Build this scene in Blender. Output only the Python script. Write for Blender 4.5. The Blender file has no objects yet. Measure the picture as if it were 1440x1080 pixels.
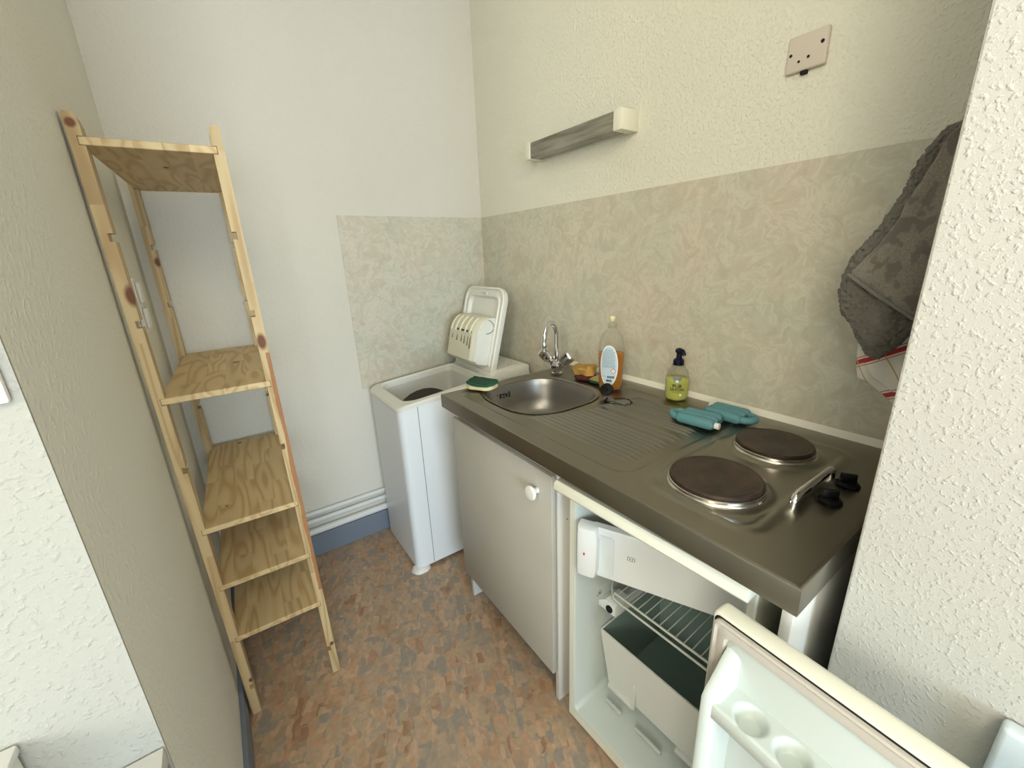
import bpy, bmesh, math, random
from mathutils import Vector, Matrix, noise
random.seed(7)
PI = math.pi
scene = bpy.context.scene
COL = scene.collection

# ------------------------------------------------------------------ materials
def new_mat(name):
    m = bpy.data.materials.new(name); m.use_nodes = True
    nt = m.node_tree
    return m, nt, nt.nodes['Principled BSDF']

def N(nt, typ, **kw):
    n = nt.nodes.new(typ)
    for k, v in kw.items():
        if k in n.inputs: n.inputs[k].default_value = v
        else: setattr(n, k, v)
    return n

def ramp(nt, stops, interp='LINEAR'):
    r = nt.nodes.new('ShaderNodeValToRGB'); cr = r.color_ramp; cr.interpolation = interp
    while len(cr.elements) < len(stops): cr.elements.new(0.5)
    for e, (p, c) in zip(cr.elements, stops):
        e.position = p; e.color = (*c, 1) if len(c) == 3 else c
    return r

def coords(nt, scale=(1, 1, 1), rot=(0, 0, 0), loc=(0, 0, 0)):
    tc = nt.nodes.new('ShaderNodeTexCoord'); mp = nt.nodes.new('ShaderNodeMapping')
    nt.links.new(tc.outputs['Object'], mp.inputs['Vector'])
    mp.inputs['Scale'].default_value = scale; mp.inputs['Rotation'].default_value = rot
    mp.inputs['Location'].default_value = loc
    return mp.outputs['Vector']

def plain(name, col, rough=0.5, metal=0.0, spec=0.5, bump=0, bscale=200, trans=0, ior=1.45, coat=0, var=0.0, sss=0):
    m, nt, b = new_mat(name)
    b.inputs['Base Color'].default_value = (*col, 1)
    b.inputs['Roughness'].default_value = rough
    b.inputs['Metallic'].default_value = metal
    b.inputs['Specular IOR Level'].default_value = spec
    b.inputs['Transmission Weight'].default_value = trans
    b.inputs['IOR'].default_value = ior
    b.inputs['Coat Weight'].default_value = coat
    v = coords(nt)
    if var:
        n = N(nt, 'ShaderNodeTexNoise', Scale=6.0, Detail=5.0)
        nt.links.new(v, n.inputs['Vector'])
        d = tuple(max(0, c * (1 - var)) for c in col); l = tuple(min(1, c * (1 + var * .5)) for c in col)
        r = ramp(nt, [(0.35, d), (0.65, l)])
        nt.links.new(n.outputs['Fac'], r.inputs['Fac']); nt.links.new(r.outputs['Color'], b.inputs['Base Color'])
    if bump:
        n = N(nt, 'ShaderNodeTexNoise', Scale=float(bscale), Detail=4.0)
        nt.links.new(v, n.inputs['Vector'])
        bp = N(nt, 'ShaderNodeBump', Strength=1.0, Distance=bump)
        nt.links.new(n.outputs['Fac'], bp.inputs['Height']); nt.links.new(bp.outputs['Normal'], b.inputs['Normal'])
    return m

def plaster(name, col, scale, dist, lo=0.45, hi=0.68, fine=0.0006, tint=None):
    m, nt, b = new_mat(name)
    v = coords(nt)
    b.inputs['Roughness'].default_value = 0.75
    b.inputs['Specular IOR Level'].default_value = 0.3
    n1 = N(nt, 'ShaderNodeTexNoise', Scale=float(scale), Detail=1.6, Roughness=0.55, Distortion=0.0)
    nt.links.new(v, n1.inputs['Vector'])
    r = ramp(nt, [(lo, (0, 0, 0)), (hi, (1, 1, 1))], 'EASE')
    nt.links.new(n1.outputs['Fac'], r.inputs['Fac'])
    n2 = N(nt, 'ShaderNodeTexNoise', Scale=float(scale) * 4, Detail=3.0)
    nt.links.new(v, n2.inputs['Vector'])
    b1 = N(nt, 'ShaderNodeBump', Strength=1.0, Distance=dist)
    b2 = N(nt, 'ShaderNodeBump', Strength=1.0, Distance=fine)
    nt.links.new(r.outputs['Color'], b1.inputs['Height'])
    nt.links.new(n2.outputs['Fac'], b2.inputs['Height'])
    nt.links.new(b1.outputs['Normal'], b2.inputs['Normal'])
    nt.links.new(b2.outputs['Normal'], b.inputs['Normal'])
    n3 = N(nt, 'ShaderNodeTexNoise', Scale=1.3, Detail=3.0)
    nt.links.new(v, n3.inputs['Vector'])
    c2 = tint or tuple(c * .95 for c in col)
    r3 = ramp(nt, [(0.35, col), (0.7, c2)])
    nt.links.new(n3.outputs['Fac'], r3.inputs['Fac'])
    nt.links.new(r3.outputs['Color'], b.inputs['Base Color'])
    return m

def floor_mat():
    m, nt, b = new_mat('vinyl_mosaic')
    v = coords(nt, scale=(1, 1, 1), rot=(0, 0, 0.35))
    nz = N(nt, 'ShaderNodeTexNoise', Scale=16.0, Detail=2.0)
    nt.links.new(v, nz.inputs['Vector'])
    mx = N(nt, 'ShaderNodeVectorMath', operation='MULTIPLY_ADD')
    nt.links.new(nz.outputs['Color'], mx.inputs[0]); mx.inputs[1].default_value = (.03, .03, 0); nt.links.new(v, mx.inputs[2])
    outs = []
    for sc, off in ((21.0, (0, 0, 0)), (33.0, (3.1, 1.7, 0))):
        mp = N(nt, 'ShaderNodeMapping'); mp.inputs['Location'].default_value = off; mp.inputs['Scale'].default_value = (1.35, .8, 1)
        nt.links.new(mx.outputs['Vector'], mp.inputs['Vector'])
        vo = N(nt, 'ShaderNodeTexVoronoi', Scale=sc); vo.distance = 'CHEBYCHEV'
        nt.links.new(mp.outputs['Vector'], vo.inputs['Vector'])
        sep = N(nt, 'ShaderNodeSeparateColor'); nt.links.new(vo.outputs['Color'], sep.inputs['Color'])
        outs.append(sep.outputs[0])
    big = N(nt, 'ShaderNodeTexNoise', Scale=5.0, Detail=2.0); nt.links.new(v, big.inputs['Vector'])
    a = N(nt, 'ShaderNodeMath', operation='MULTIPLY_ADD'); nt.links.new(outs[1], a.inputs[0]); a.inputs[1].default_value = .4
    a2 = N(nt, 'ShaderNodeMath', operation='MULTIPLY'); nt.links.new(outs[0], a2.inputs[0]); a2.inputs[1].default_value = .55
    nt.links.new(a2.outputs[0], a.inputs[2])
    a3 = N(nt, 'ShaderNodeMath', operation='MULTIPLY_ADD'); nt.links.new(big.outputs['Fac'], a3.inputs[0]); a3.inputs[1].default_value = .5
    nt.links.new(a.outputs[0], a3.inputs[2])
    r = ramp(nt, [(0.30, (.31, .175, .10)), (0.42, (.45, .275, .165)), (0.50, (.31, .235, .165)), (0.58, (.50, .29, .175)), (0.66, (.40, .30, .19)),
                  (0.74, (.54, .345, .22)), (0.82, (.33, .265, .20)), (0.90, (.46, .32, .21)), (1.0, (.30, .25, .20))])
    nt.links.new(a3.outputs[0], r.inputs['Fac'])
    fine = N(nt, 'ShaderNodeTexNoise', Scale=70.0, Detail=4.0); nt.links.new(v, fine.inputs['Vector'])
    mixc = N(nt, 'ShaderNodeMix', data_type='RGBA', blend_type='OVERLAY'); mixc.inputs['Factor'].default_value = .22
    nt.links.new(r.outputs['Color'], mixc.inputs[6]); nt.links.new(fine.outputs['Fac'], mixc.inputs[7])
    nt.links.new(mixc.outputs[2], b.inputs['Base Color'])
    b.inputs['Roughness'].default_value = .42
    bp = N(nt, 'ShaderNodeBump', Strength=.5, Distance=.0005)
    nt.links.new(fine.outputs['Fac'], bp.inputs['Height']); nt.links.new(bp.outputs['Normal'], b.inputs['Normal'])
    return m

def splash_mat():
    m, nt, b = new_mat('beige_laminate')
    v = coords(nt)
    nz = N(nt, 'ShaderNodeTexNoise', Scale=7.0, Detail=3.0, Distortion=1.0); nt.links.new(v, nz.inputs['Vector'])
    mx = N(nt, 'ShaderNodeVectorMath', operation='MULTIPLY_ADD')
    nt.links.new(nz.outputs['Color'], mx.inputs[0]); mx.inputs[1].default_value = (.14, .14, .14); nt.links.new(v, mx.inputs[2])
    n2 = N(nt, 'ShaderNodeTexNoise', Scale=16.0, Detail=6.0, Roughness=.62, Distortion=1.6); nt.links.new(mx.outputs['Vector'], n2.inputs['Vector'])
    r = ramp(nt, [(0.28, (.53, .475, .385)), (0.44, (.585, .545, .45)), (0.52, (.61, .575, .48)), (0.57, (.67, .635, .545)), (0.64, (.575, .545, .46)), (0.78, (.59, .55, .455))])
    nt.links.new(n2.outputs['Fac'], r.inputs['Fac'])
    n4 = N(nt, 'ShaderNodeTexNoise', Scale=4.0, Detail=2.0); nt.links.new(v, n4.inputs['Vector'])
    r4 = ramp(nt, [(0.4, (1.0, .955, .91)), (0.62, (.93, .955, .92))]); nt.links.new(n4.outputs['Fac'], r4.inputs['Fac'])
    mm = N(nt, 'ShaderNodeMix', data_type='RGBA', blend_type='MULTIPLY'); mm.inputs['Factor'].default_value = 1
    nt.links.new(r.outputs['Color'], mm.inputs[6]); nt.links.new(r4.outputs['Color'], mm.inputs[7])
    nt.links.new(mm.outputs[2], b.inputs['Base Color'])
    b.inputs['Roughness'].default_value = .38
    return m

def pine(name, grain='Y', seed=0.0, strip=0.055, knots=(), redstripe=None, dark=1.0, cross=0):
    """light pine: glued strips across the board, cathedral rings along the grain; grain = axis it runs along"""
    m, nt, b = new_mat(name)
    L = nt.links.new
    tc = nt.nodes.new('ShaderNodeTexCoord'); sep = N(nt, 'ShaderNodeSeparateXYZ'); L(tc.outputs['Object'], sep.inputs[0])
    if grain == 'Y': al, ac, th = 'Y', 'X', 'Z'
    else: al, ac, th = 'Z', 'X', 'Y'
    def M(op, a, bb=None, c=None):
        n = N(nt, 'ShaderNodeMath', operation=op)
        for i, q in enumerate((a, bb, c)):
            if q is None: continue
            if isinstance(q, (int, float)): n.inputs[i].default_value = q
            else: L(q, n.inputs[i])
        return n.outputs[0]
    A, X, T = sep.outputs[al], sep.outputs[ac], sep.outputs[th]
    sid = M('FLOOR', M('DIVIDE', X, strip))
    # finger jointed length: each strip changes piece every ~0.28 m
    pid = M('FLOOR', M('DIVIDE', M('ADD', A, M('MULTIPLY', sid, .173)), .29))
    idn = M('ADD', M('MULTIPLY', sid, 7.31), M('MULTIPLY', pid, 3.77))
    cb = N(nt, 'ShaderNodeCombineXYZ')
    L(M('MULTIPLY', X, 9.0), cb.inputs[0]); L(M('MULTIPLY', A, 1.3 if grain == 'Y' else .7), cb.inputs[1]); L(M('ADD', M('ADD', M('MULTIPLY', idn, 1.0), seed), M('MULTIPLY', T, 6.0)), cb.inputs[2])
    nz = N(nt, 'ShaderNodeTexNoise', Scale=1.5, Detail=1.0, Distortion=.15); L(cb.outputs[0], nz.inputs['Vector'])
    rings = M('ABSOLUTE', M('SINE', M('MULTIPLY', nz.outputs['Fac'], 24.0)))
    rr = M('POWER', rings, 2.2)
    k = dark
    r = ramp(nt, [(0.0, (.64 * k, .49 * k, .28 * k)), (0.6, (.60 * k, .445 * k, .24 * k)), (1.0, (.50 * k, .345 * k, .175 * k))])
    L(rr, r.inputs['Fac'])
    wn = N(nt, 'ShaderNodeTexWhiteNoise'); wn.noise_dimensions = '1D'; L(idn, wn.inputs['W'])
    tint = ramp(nt, [(0.0, (.88, .86, .82)), (1.0, (1.06, 1.04, 1.0))]); L(wn.outputs['Value'], tint.inputs['Fac'])
    mul = N(nt, 'ShaderNodeMix', data_type='RGBA', blend_type='MULTIPLY'); mul.inputs['Factor'].default_value = 1
    L(r.outputs['Color'], mul.inputs[6]); L(tint.outputs['Color'], mul.inputs[7])
    cur = mul.outputs[2]
    if redstripe:
        ax, lo, hi, z0, z1 = redstripe
        c = sep.outputs[ax]
        wob = N(nt, 'ShaderNodeTexNoise', Scale=9.0, Detail=3.0); L(tc.outputs['Object'], wob.inputs['Vector'])
        cc = M('ADD', c, M('MULTIPLY', M('SUBTRACT', wob.outputs['Fac'], .5), .016))
        f = M('MULTIPLY', M('MULTIPLY', M('GREATER_THAN', cc, lo), M('LESS_THAN', cc, hi)), M('MULTIPLY', M('GREATER_THAN', sep.outputs['Z'], z0), M('LESS_THAN', sep.outputs['Z'], z1)))
        mk = N(nt, 'ShaderNodeMix', data_type='RGBA'); L(M('MULTIPLY', f, .85), mk.inputs[0]); L(cur, mk.inputs[6]); mk.inputs[7].default_value = (.33, .13, .045, 1)
        cur = mk.outputs[2]
    for (kx, ky, kz, rad, ell) in knots:
        vs = N(nt, 'ShaderNodeVectorMath', operation='SUBTRACT'); L(tc.outputs['Object'], vs.inputs[0]); vs.inputs[1].default_value = (kx, ky, kz)
        sc = N(nt, 'ShaderNodeVectorMath', operation='MULTIPLY'); L(vs.outputs[0], sc.inputs[0])
        sc.inputs[1].default_value = (1, 1 / ell if grain == 'Y' else .5, 1 / ell if grain == 'Z' else .5)
        ln = N(nt, 'ShaderNodeVectorMath', operation='LENGTH'); L(sc.outputs[0], ln.inputs[0])
        mr = N(nt, 'ShaderNodeMapRange'); L(ln.outputs['Value'], mr.inputs[0]); mr.inputs[1].default_value = rad * .55; mr.inputs[2].default_value = rad; mr.inputs[3].default_value = 1; mr.inputs[4].default_value = 0
        mk = N(nt, 'ShaderNodeMix', data_type='RGBA'); L(mr.outputs[0], mk.inputs[0]); L(cur, mk.inputs[6]); mk.inputs[7].default_value = (.16, .055, .02, 1)
        cur = mk.outputs[2]
    L(cur, b.inputs['Base Color'])
    b.inputs['Roughness'].default_value = .55
    b.inputs['Specular IOR Level'].default_value = .35
    return m

def steel_mat(name, col=(.50, .47, .42), rough=.3, scale=(3, 60, 3), amt=.16):
    m, nt, b = new_mat(name)
    b.inputs['Metallic'].default_value = 1
    v = coords(nt, scale=scale)
    n = N(nt, 'ShaderNodeTexNoise', Scale=3.0, Detail=6.0, Roughness=.65); nt.links.new(v, n.inputs['Vector'])
    v2 = coords(nt)
    n2 = N(nt, 'ShaderNodeTexNoise', Scale=4.0, Detail=2.0); nt.links.new(v2, n2.inputs['Vector'])
    mr = N(nt, 'ShaderNodeMapRange'); nt.links.new(n2.outputs['Fac'], mr.inputs[0])
    mr.inputs[1].default_value = .3; mr.inputs[2].default_value = .7; mr.inputs[3].default_value = rough - amt / 2; mr.inputs[4].default_value = rough + amt
    nt.links.new(mr.outputs[0], b.inputs['Roughness'])
    r = ramp(nt, [(0.3, tuple(c * .93 for c in col)), (0.7, tuple(c * 1.05 for c in col))])
    nt.links.new(n2.outputs['Fac'], r.inputs['Fac']); nt.links.new(r.outputs['Color'], b.inputs['Base Color'])
    bp = N(nt, 'ShaderNodeBump', Strength=.08, Distance=.0001)
    nt.links.new(n.outputs['Fac'], bp.inputs['Height']); nt.links.new(bp.outputs['Normal'], b.inputs['Normal'])
    return m

def towel_mat(name, base, spots=None, fuzz=.004, fs=260):
    m, nt, b = new_mat(name)
    v = coords(nt)
    b.inputs['Roughness'].default_value = .95; b.inputs['Specular IOR Level'].default_value = .1
    b.inputs['Sheen Weight'].default_value = .25; b.inputs['Sheen Roughness'].default_value = .6
    n = N(nt, 'ShaderNodeTexNoise', Scale=float(fs), Detail=5.0, Roughness=.7); nt.links.new(v, n.inputs['Vector'])
    bp = N(nt, 'ShaderNodeBump', Strength=1.0, Distance=fuzz)
    nt.links.new(n.outputs['Fac'], bp.inputs['Height']); nt.links.new(bp.outputs['Normal'], b.inputs['Normal'])
    r = ramp(nt, [(0.3, tuple(c * .6 for c in base)), (0.7, tuple(c * 1.15 for c in base))]); nt.links.new(n.outputs['Fac'], r.inputs['Fac'])
    cur = r.outputs['Color']
    if spots:
        n2 = N(nt, 'ShaderNodeTexNoise', Scale=42.0, Detail=2.0); nt.links.new(v, n2.inputs['Vector'])
        r2 = ramp(nt, [(0.52, (0, 0, 0)), (0.58, (1, 1, 1))]); nt.links.new(n2.outputs['Fac'], r2.inputs['Fac'])
        mx = N(nt, 'ShaderNodeMix', data_type='RGBA'); nt.links.new(r2.outputs['Color'], mx.inputs[0])
        nt.links.new(cur, mx.inputs[6]); mx.inputs[7].default_value = (*spots, 1); cur = mx.outputs[2]
    nt.links.new(cur, b.inputs['Base Color'])
    return m

def check_mat():
    """white tea towel with red bands and thin ochre lines"""
    m, nt, b = new_mat('tea_towel_cloth')
    L = nt.links.new
    tc = nt.nodes.new('ShaderNodeTexCoord'); mp = N(nt, 'ShaderNodeMapping'); mp.inputs['Rotation'].default_value = (.55, 0, 0)
    L(tc.outputs['Object'], mp.inputs['Vector'])
    sep = N(nt, 'ShaderNodeSeparateXYZ'); L(mp.outputs['Vector'], sep.inputs[0])
    def band(o, period, centre, half):
        a = N(nt, 'ShaderNodeMath', operation='MODULO'); ad = N(nt, 'ShaderNodeMath', operation='ADD'); L(o, ad.inputs[0]); ad.inputs[1].default_value = 10.0
        L(ad.outputs[0], a.inputs[0]); a.inputs[1].default_value = period
        s = N(nt, 'ShaderNodeMath', operation='SUBTRACT'); L(a.outputs[0], s.inputs[0]); s.inputs[1].default_value = centre
        ab = N(nt, 'ShaderNodeMath', operation='ABSOLUTE'); L(s.outputs[0], ab.inputs[0])
        lt = N(nt, 'ShaderNodeMath', operation='LESS_THAN'); L(ab.outputs[0], lt.inputs[0]); lt.inputs[1].default_value = half
        return lt.outputs[0]
    cur = None
    prev = (.72, .69, .62, 1)
    for o, per, c, h, colr in ((sep.outputs['Z'], .075, .030, .0042, (.42, .035, .04)), (sep.outputs['Z'], .075, .038, .0008, (.5, .10, .08)),
                               (sep.outputs['Z'], .075, .022, .0008, (.5, .10, .08)),
                               (sep.outputs['Y'], .05, .02, .0011, (.5, .33, .15))):
        mx = N(nt, 'ShaderNodeMix', data_type='RGBA'); L(band(o, per, c, h), mx.inputs[0])
        if cur is None: mx.inputs[6].default_value = prev
        else: L(cur, mx.inputs[6])
        mx.inputs[7].default_value = (*colr, 1); cur = mx.outputs[2]
    L(cur, b.inputs['Base Color']); b.inputs['Roughness'].default_value = .9
    n = N(nt, 'ShaderNodeTexNoise', Scale=600.0); L(tc.outputs['Object'], n.inputs['Vector'])
    bp = N(nt, 'ShaderNodeBump', Strength=.6, Distance=.0006); L(n.outputs['Fac'], bp.inputs['Height']); L(bp.outputs['Normal'], b.inputs['Normal'])
    return m

def hotplate_mat():
    m, nt, b = new_mat('cast_iron_plate')
    L = nt.links.new
    tc = nt.nodes.new('ShaderNodeTexCoord')
    ln = N(nt, 'ShaderNodeVectorMath', operation='LENGTH'); L(tc.outputs['Object'], ln.inputs[0])
    s = N(nt, 'ShaderNodeMath', operation='MULTIPLY'); L(ln.outputs['Value'], s.inputs[0]); s.inputs[1].default_value = 700
    sn = N(nt, 'ShaderNodeMath', operation='SINE'); L(s.outputs[0], sn.inputs[0])
    n = N(nt, 'ShaderNodeTexNoise', Scale=25.0, Detail=5.0, Distortion=1.0); L(tc.outputs['Object'], n.inputs['Vector'])
    r = ramp(nt, [(0.3, (.020, .014, .011)), (0.55, (.048, .029, .021)), (0.78, (.085, .052, .036))]); L(n.outputs['Fac'], r.inputs['Fac'])
    L(r.outputs['Color'], b.inputs['Base Color'])
    b.inputs['Roughness'].default_value = .42; b.inputs['Metallic'].default_value = .35
    bp = N(nt, 'ShaderNodeBump', Strength=.35, Distance=.0004); L(sn.outputs[0], bp.inputs['Height']); L(bp.outputs['Normal'], b.inputs['Normal'])
    return m

def speckle_mat():
    m, nt, b = new_mat('speckled_panel_print')
    v = coords(nt, scale=(1, 1.6, 1))
    n = N(nt, 'ShaderNodeTexNoise', Scale=95.0, Detail=2.0); nt.links.new(v, n.inputs['Vector'])
    r = ramp(nt, [(0.60, (.76, .75, .70)), (0.64, (.36, .36, .35))]); nt.links.new(n.outputs['Fac'], r.inputs['Fac'])
    nt.links.new(r.outputs['Color'], b.inputs['Base Color']); b.inputs['Roughness'].default_value = .4
    return m
MAT = {}
MAT['plaster_smooth'] = plaster('cream_paint_smooth', (.80, .775, .685), 95, .0006, fine=.00035)
MAT['plaster_back'] = plaster('white_paint_back_wall', (.715, .67, .585), 80, .0006, fine=.0003)
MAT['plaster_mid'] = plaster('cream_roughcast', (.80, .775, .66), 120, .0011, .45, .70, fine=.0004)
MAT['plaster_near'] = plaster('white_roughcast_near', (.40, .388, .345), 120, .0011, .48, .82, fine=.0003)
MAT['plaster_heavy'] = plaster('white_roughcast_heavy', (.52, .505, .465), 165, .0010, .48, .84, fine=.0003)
MAT['floor'] = floor_mat()
MAT['splash'] = splash_mat()
MAT['ceiling'] = plain('ceiling_white', (.82, .81, .77), .8)
MAT['skirting'] = plain('blue_grey_skirting', (.175, .205, .25), .4)
MAT['pipe'] = plain('white_pipe_paint', (.72, .72, .70), .35)
MAT['trimwhite'] = plain('white_sealant', (.80, .76, .66), .5)
MAT['steel'] = steel_mat('brushed_steel_top', (.295, .275, .232), .30, amt=.05)
MAT['steel_bowl'] = steel_mat('brushed_steel_bowl', (.30, .285, .26), .40, (40, 40, 4), amt=.08)
MAT['chrome'] = plain('chrome', (.72, .72, .73), .10, 1)
MAT['rimsteel'] = plain('bright_steel_rim', (.62, .58, .52), .22, 1)
MAT['hotplate'] = hotplate_mat()
MAT['black'] = plain('black_plastic', (.003, .003, .0035), .38, spec=.25)
MAT['darkhole'] = plain('dark_recess', (.008, .008, .008), .8)
MAT['cab'] = plain('shaded_cream_melamine', (.46, .44, .385), .45, var=.03)  # door and rail colour darkened to carry the shadow they stand in
MAT['cabside'] = plain('white_melamine_edge', (.68, .67, .63), .5, var=.04)
MAT['fridge'] = plain('ivory_fridge_enamel', (.74, .735, .63), .35, var=.03)
MAT['liner'] = plain('white_fridge_liner', (.55, .60, .575), .28)
MAT['gasket'] = plain('grey_white_gasket', (.50, .46, .41), .5)
MAT['flap'] = plain('white_freezer_flap', (.72, .75, .76), .3)
MAT['crisper'] = plain('translucent_white_plastic', (.66, .68, .65), .3)
MAT['crisper_in'] = plain('grey_green_plastic', (.22, .30, .27), .35)
MAT['wire'] = plain('white_coated_wire', (.60, .63, .57), .35)
MAT['washer'] = plain('white_washer_enamel', (.80, .82, .83), .3)
MAT['washer_top'] = plain('ivory_washer_plastic', (.78, .77, .70), .35)
MAT['washer_in'] = plain('grey_white_tub_ring', (.66, .66, .62), .4)
MAT['drum'] = plain('dark_drum_steel', (.085, .06, .05), .4, .6)
MAT['dispenser'] = plain('yellowed_dispenser_plastic', (.72, .68, .52), .4)
MAT['panel_print'] = speckle_mat()
MAT['whiteplastic'] = plain('white_plastic', (.78, .76, .72), .35)
MAT['socket'] = plain('beige_pink_plastic', (.66, .58, .50), .45)
MAT['lampcap'] = plain('ivory_lamp_cap', (.78, .75, .62), .4)
MAT['red'] = plain('red_print', (.55, .03, .04), .5)
MAT['redbrown'] = plain('dark_red_scourer', (.10, .02, .015), .95, bump=.002, bscale=400)
MAT['sponge_orange'] = plain('worn_orange_sponge', (.58, .34, .09), .95, bump=.004, bscale=160, var=.3)
MAT['sponge_yellow'] = plain('pale_yellow_sponge', (.62, .56, .33), .95, bump=.003, bscale=220, var=.15)
MAT['sponge_tan'] = plain('tan_sponge', (.46, .36, .16), .95, bump=.003, bscale=200, var=.2)
MAT['scourer'] = plain('dark_green_scourer', (.018, .085, .045), .98, bump=.003, bscale=420, var=.3)
MAT['turq'] = plain('turquoise_plastic', (.10, .255, .29), .48, bump=.0004, bscale=90)
MAT['label'] = plain('pale_blue_label', (.50, .60, .66), .4)
MAT['labelwhite'] = plain('white_label_paper', (.80, .82, .82), .4)
MAT['textgrey'] = plain('grey_blue_print', (.20, .27, .33), .6)
MAT['textblack'] = plain('black_print', (.02, .02, .02), .6)
MAT['navy'] = plain('navy_pump_plastic', (.004, .005, .022), .3, spec=.3)
MAT['captop'] = plain('cream_cap', (.78, .72, .42), .4)
MAT['towel'] = towel_mat('grey_plush', (.215, .19, .155), fuzz=.005, fs=200)
MAT['towel_flat'] = towel_mat('grey_printed_plush', (.265, .235, .195), (.155, .138, .115), fuzz=.0012, fs=420)
MAT['teatowel'] = check_mat()
MAT['furniture'] = plain('white_furniture', (.70, .69, .67), .5)
MAT['bluewhite'] = plain('bluish_white_panel', (.66, .74, .80), .4)

def glassy(name, col, rough=.08, ior=1.3, mixf=.35, alphacol=None):
    """thin clear plastic: transparent body with a glossy coat"""
    m, nt, b = new_mat(name)
    out = nt.nodes['Material Output']
    tr = N(nt, 'ShaderNodeBsdfTransparent'); tr.inputs['Color'].default_value = (*col, 1)
    b.inputs['Base Color'].default_value = (*(alphacol or col), 1); b.inputs['Roughness'].default_value = rough
    lw = N(nt, 'ShaderNodeLayerWeight', Blend=.35)
    mr = N(nt, 'ShaderNodeMapRange'); nt.links.new(lw.outputs['Facing'], mr.inputs[0]); mr.inputs[3].default_value = mixf * .35; mr.inputs[4].default_value = min(1, mixf * 2)
    mx = N(nt, 'ShaderNodeMixShader'); nt.links.new(mr.outputs[0], mx.inputs[0]); nt.links.new(tr.outputs[0], mx.inputs[1]); nt.links.new(b.outputs[0], mx.inputs[2])
    nt.links.new(mx.outputs[0], out.inputs['Surface'])
    return m
MAT['clear'] = glassy('clear_bottle_plastic', (.98, .98, .96), mixf=.16, alphacol=(.30, .29, .26))
MAT['amber'] = glassy('amber_detergent', (.80, .34, .015), mixf=1.1, alphacol=(.60, .25, .006))
MAT['lime'] = glassy('yellow_green_soap', (.80, .82, .28), mixf=1.9, alphacol=(.70, .72, .16))
def diffuser_mat():
    m, nt, b = new_mat('ribbed_lamp_cover')
    L = nt.links.new
    v = coords(nt, scale=(1, 1, 1))
    w = N(nt, 'ShaderNodeTexWave', Scale=70.0, Distortion=.0); w.bands_direction = 'Z'; L(v, w.inputs['Vector'])
    n = N(nt, 'ShaderNodeTexNoise', Scale=9.0, Detail=4.0); L(coords(nt, scale=(1, .6, 8)), n.inputs['Vector'])
    r = ramp(nt, [(0.3, (.15, .14, .10)), (0.7, (.36, .34, .27))]); L(n.outputs['Fac'], r.inputs['Fac']); L(r.outputs['Color'], b.inputs['Base Color'])
    b.inputs['Roughness'].default_value = .25
    bp = N(nt, 'ShaderNodeBump', Strength=.8, Distance=.0015); L(w.outputs['Fac'], bp.inputs['Height']); L(bp.outputs['Normal'], b.inputs['Normal'])
    return m
MAT['diffuser'] = diffuser_mat()

# ------------------------------------------------------------------ object helpers
ROOT = {}
def thing(name, label, cat, loc, group=None, rot=(0, 0, 0)):
    o = bpy.data.objects.new(name, None); COL.objects.link(o)
    o.location = loc; o.rotation_euler = rot; o.empty_display_size = .02
    o['label'] = label; o['category'] = cat
    if group: o['group'] = group
    ROOT[o.name] = Vector(loc) if rot == (0, 0, 0) else Vector((0, 0, 0))
    return o
def rootof(o):
    while o.parent: o = o.parent
    return ROOT.get(o.name, Vector((0, 0, 0)))
def finish(me, bm, mat, smooth, autosm=None):
    bmesh.ops.recalc_face_normals(bm, faces=bm.faces)
    bm.to_mesh(me); bm.free()
    if mat: me.materials.append(mat)
    if smooth:
        me.polygons.foreach_set('use_smooth', [True] * len(me.polygons))
        if autosm: me.set_sharp_from_angle(angle=math.radians(autosm))
    me.update()
def obj(name, bm, mat, parent=None, smooth=True, autosm=35, label=None, centre=None):
    """bm is in world coordinates unless the root is rotated (then local)"""
    me = bpy.data.meshes.new(name)
    if parent is not None:
        off = rootof(parent)
        bmesh.ops.translate(bm, verts=bm.verts, vec=-off)
    elif centre is not None:
        bmesh.ops.translate(bm, verts=bm.verts, vec=-Vector(centre))
    finish(me, bm, mat, smooth, autosm)
    o = bpy.data.objects.new(name, me); COL.objects.link(o)
    if parent is not None: o.parent = parent
    elif centre is not None: o.location = centre
    if parent is None: ROOT[o.name] = Vector(centre) if centre else Vector((0, 0, 0))
    if label: o['label'] = label
    return o
def tag(o, label, cat, group=None):
    o['label'] = label; o['category'] = cat
    if group: o['group'] = group
    return o
def struct(name, bm, mat, label=None, smooth=False):
    o = obj(name, bm, mat, None, smooth=smooth); o['kind'] = 'structure'
    if label: o['label'] = label
    return o

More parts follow.
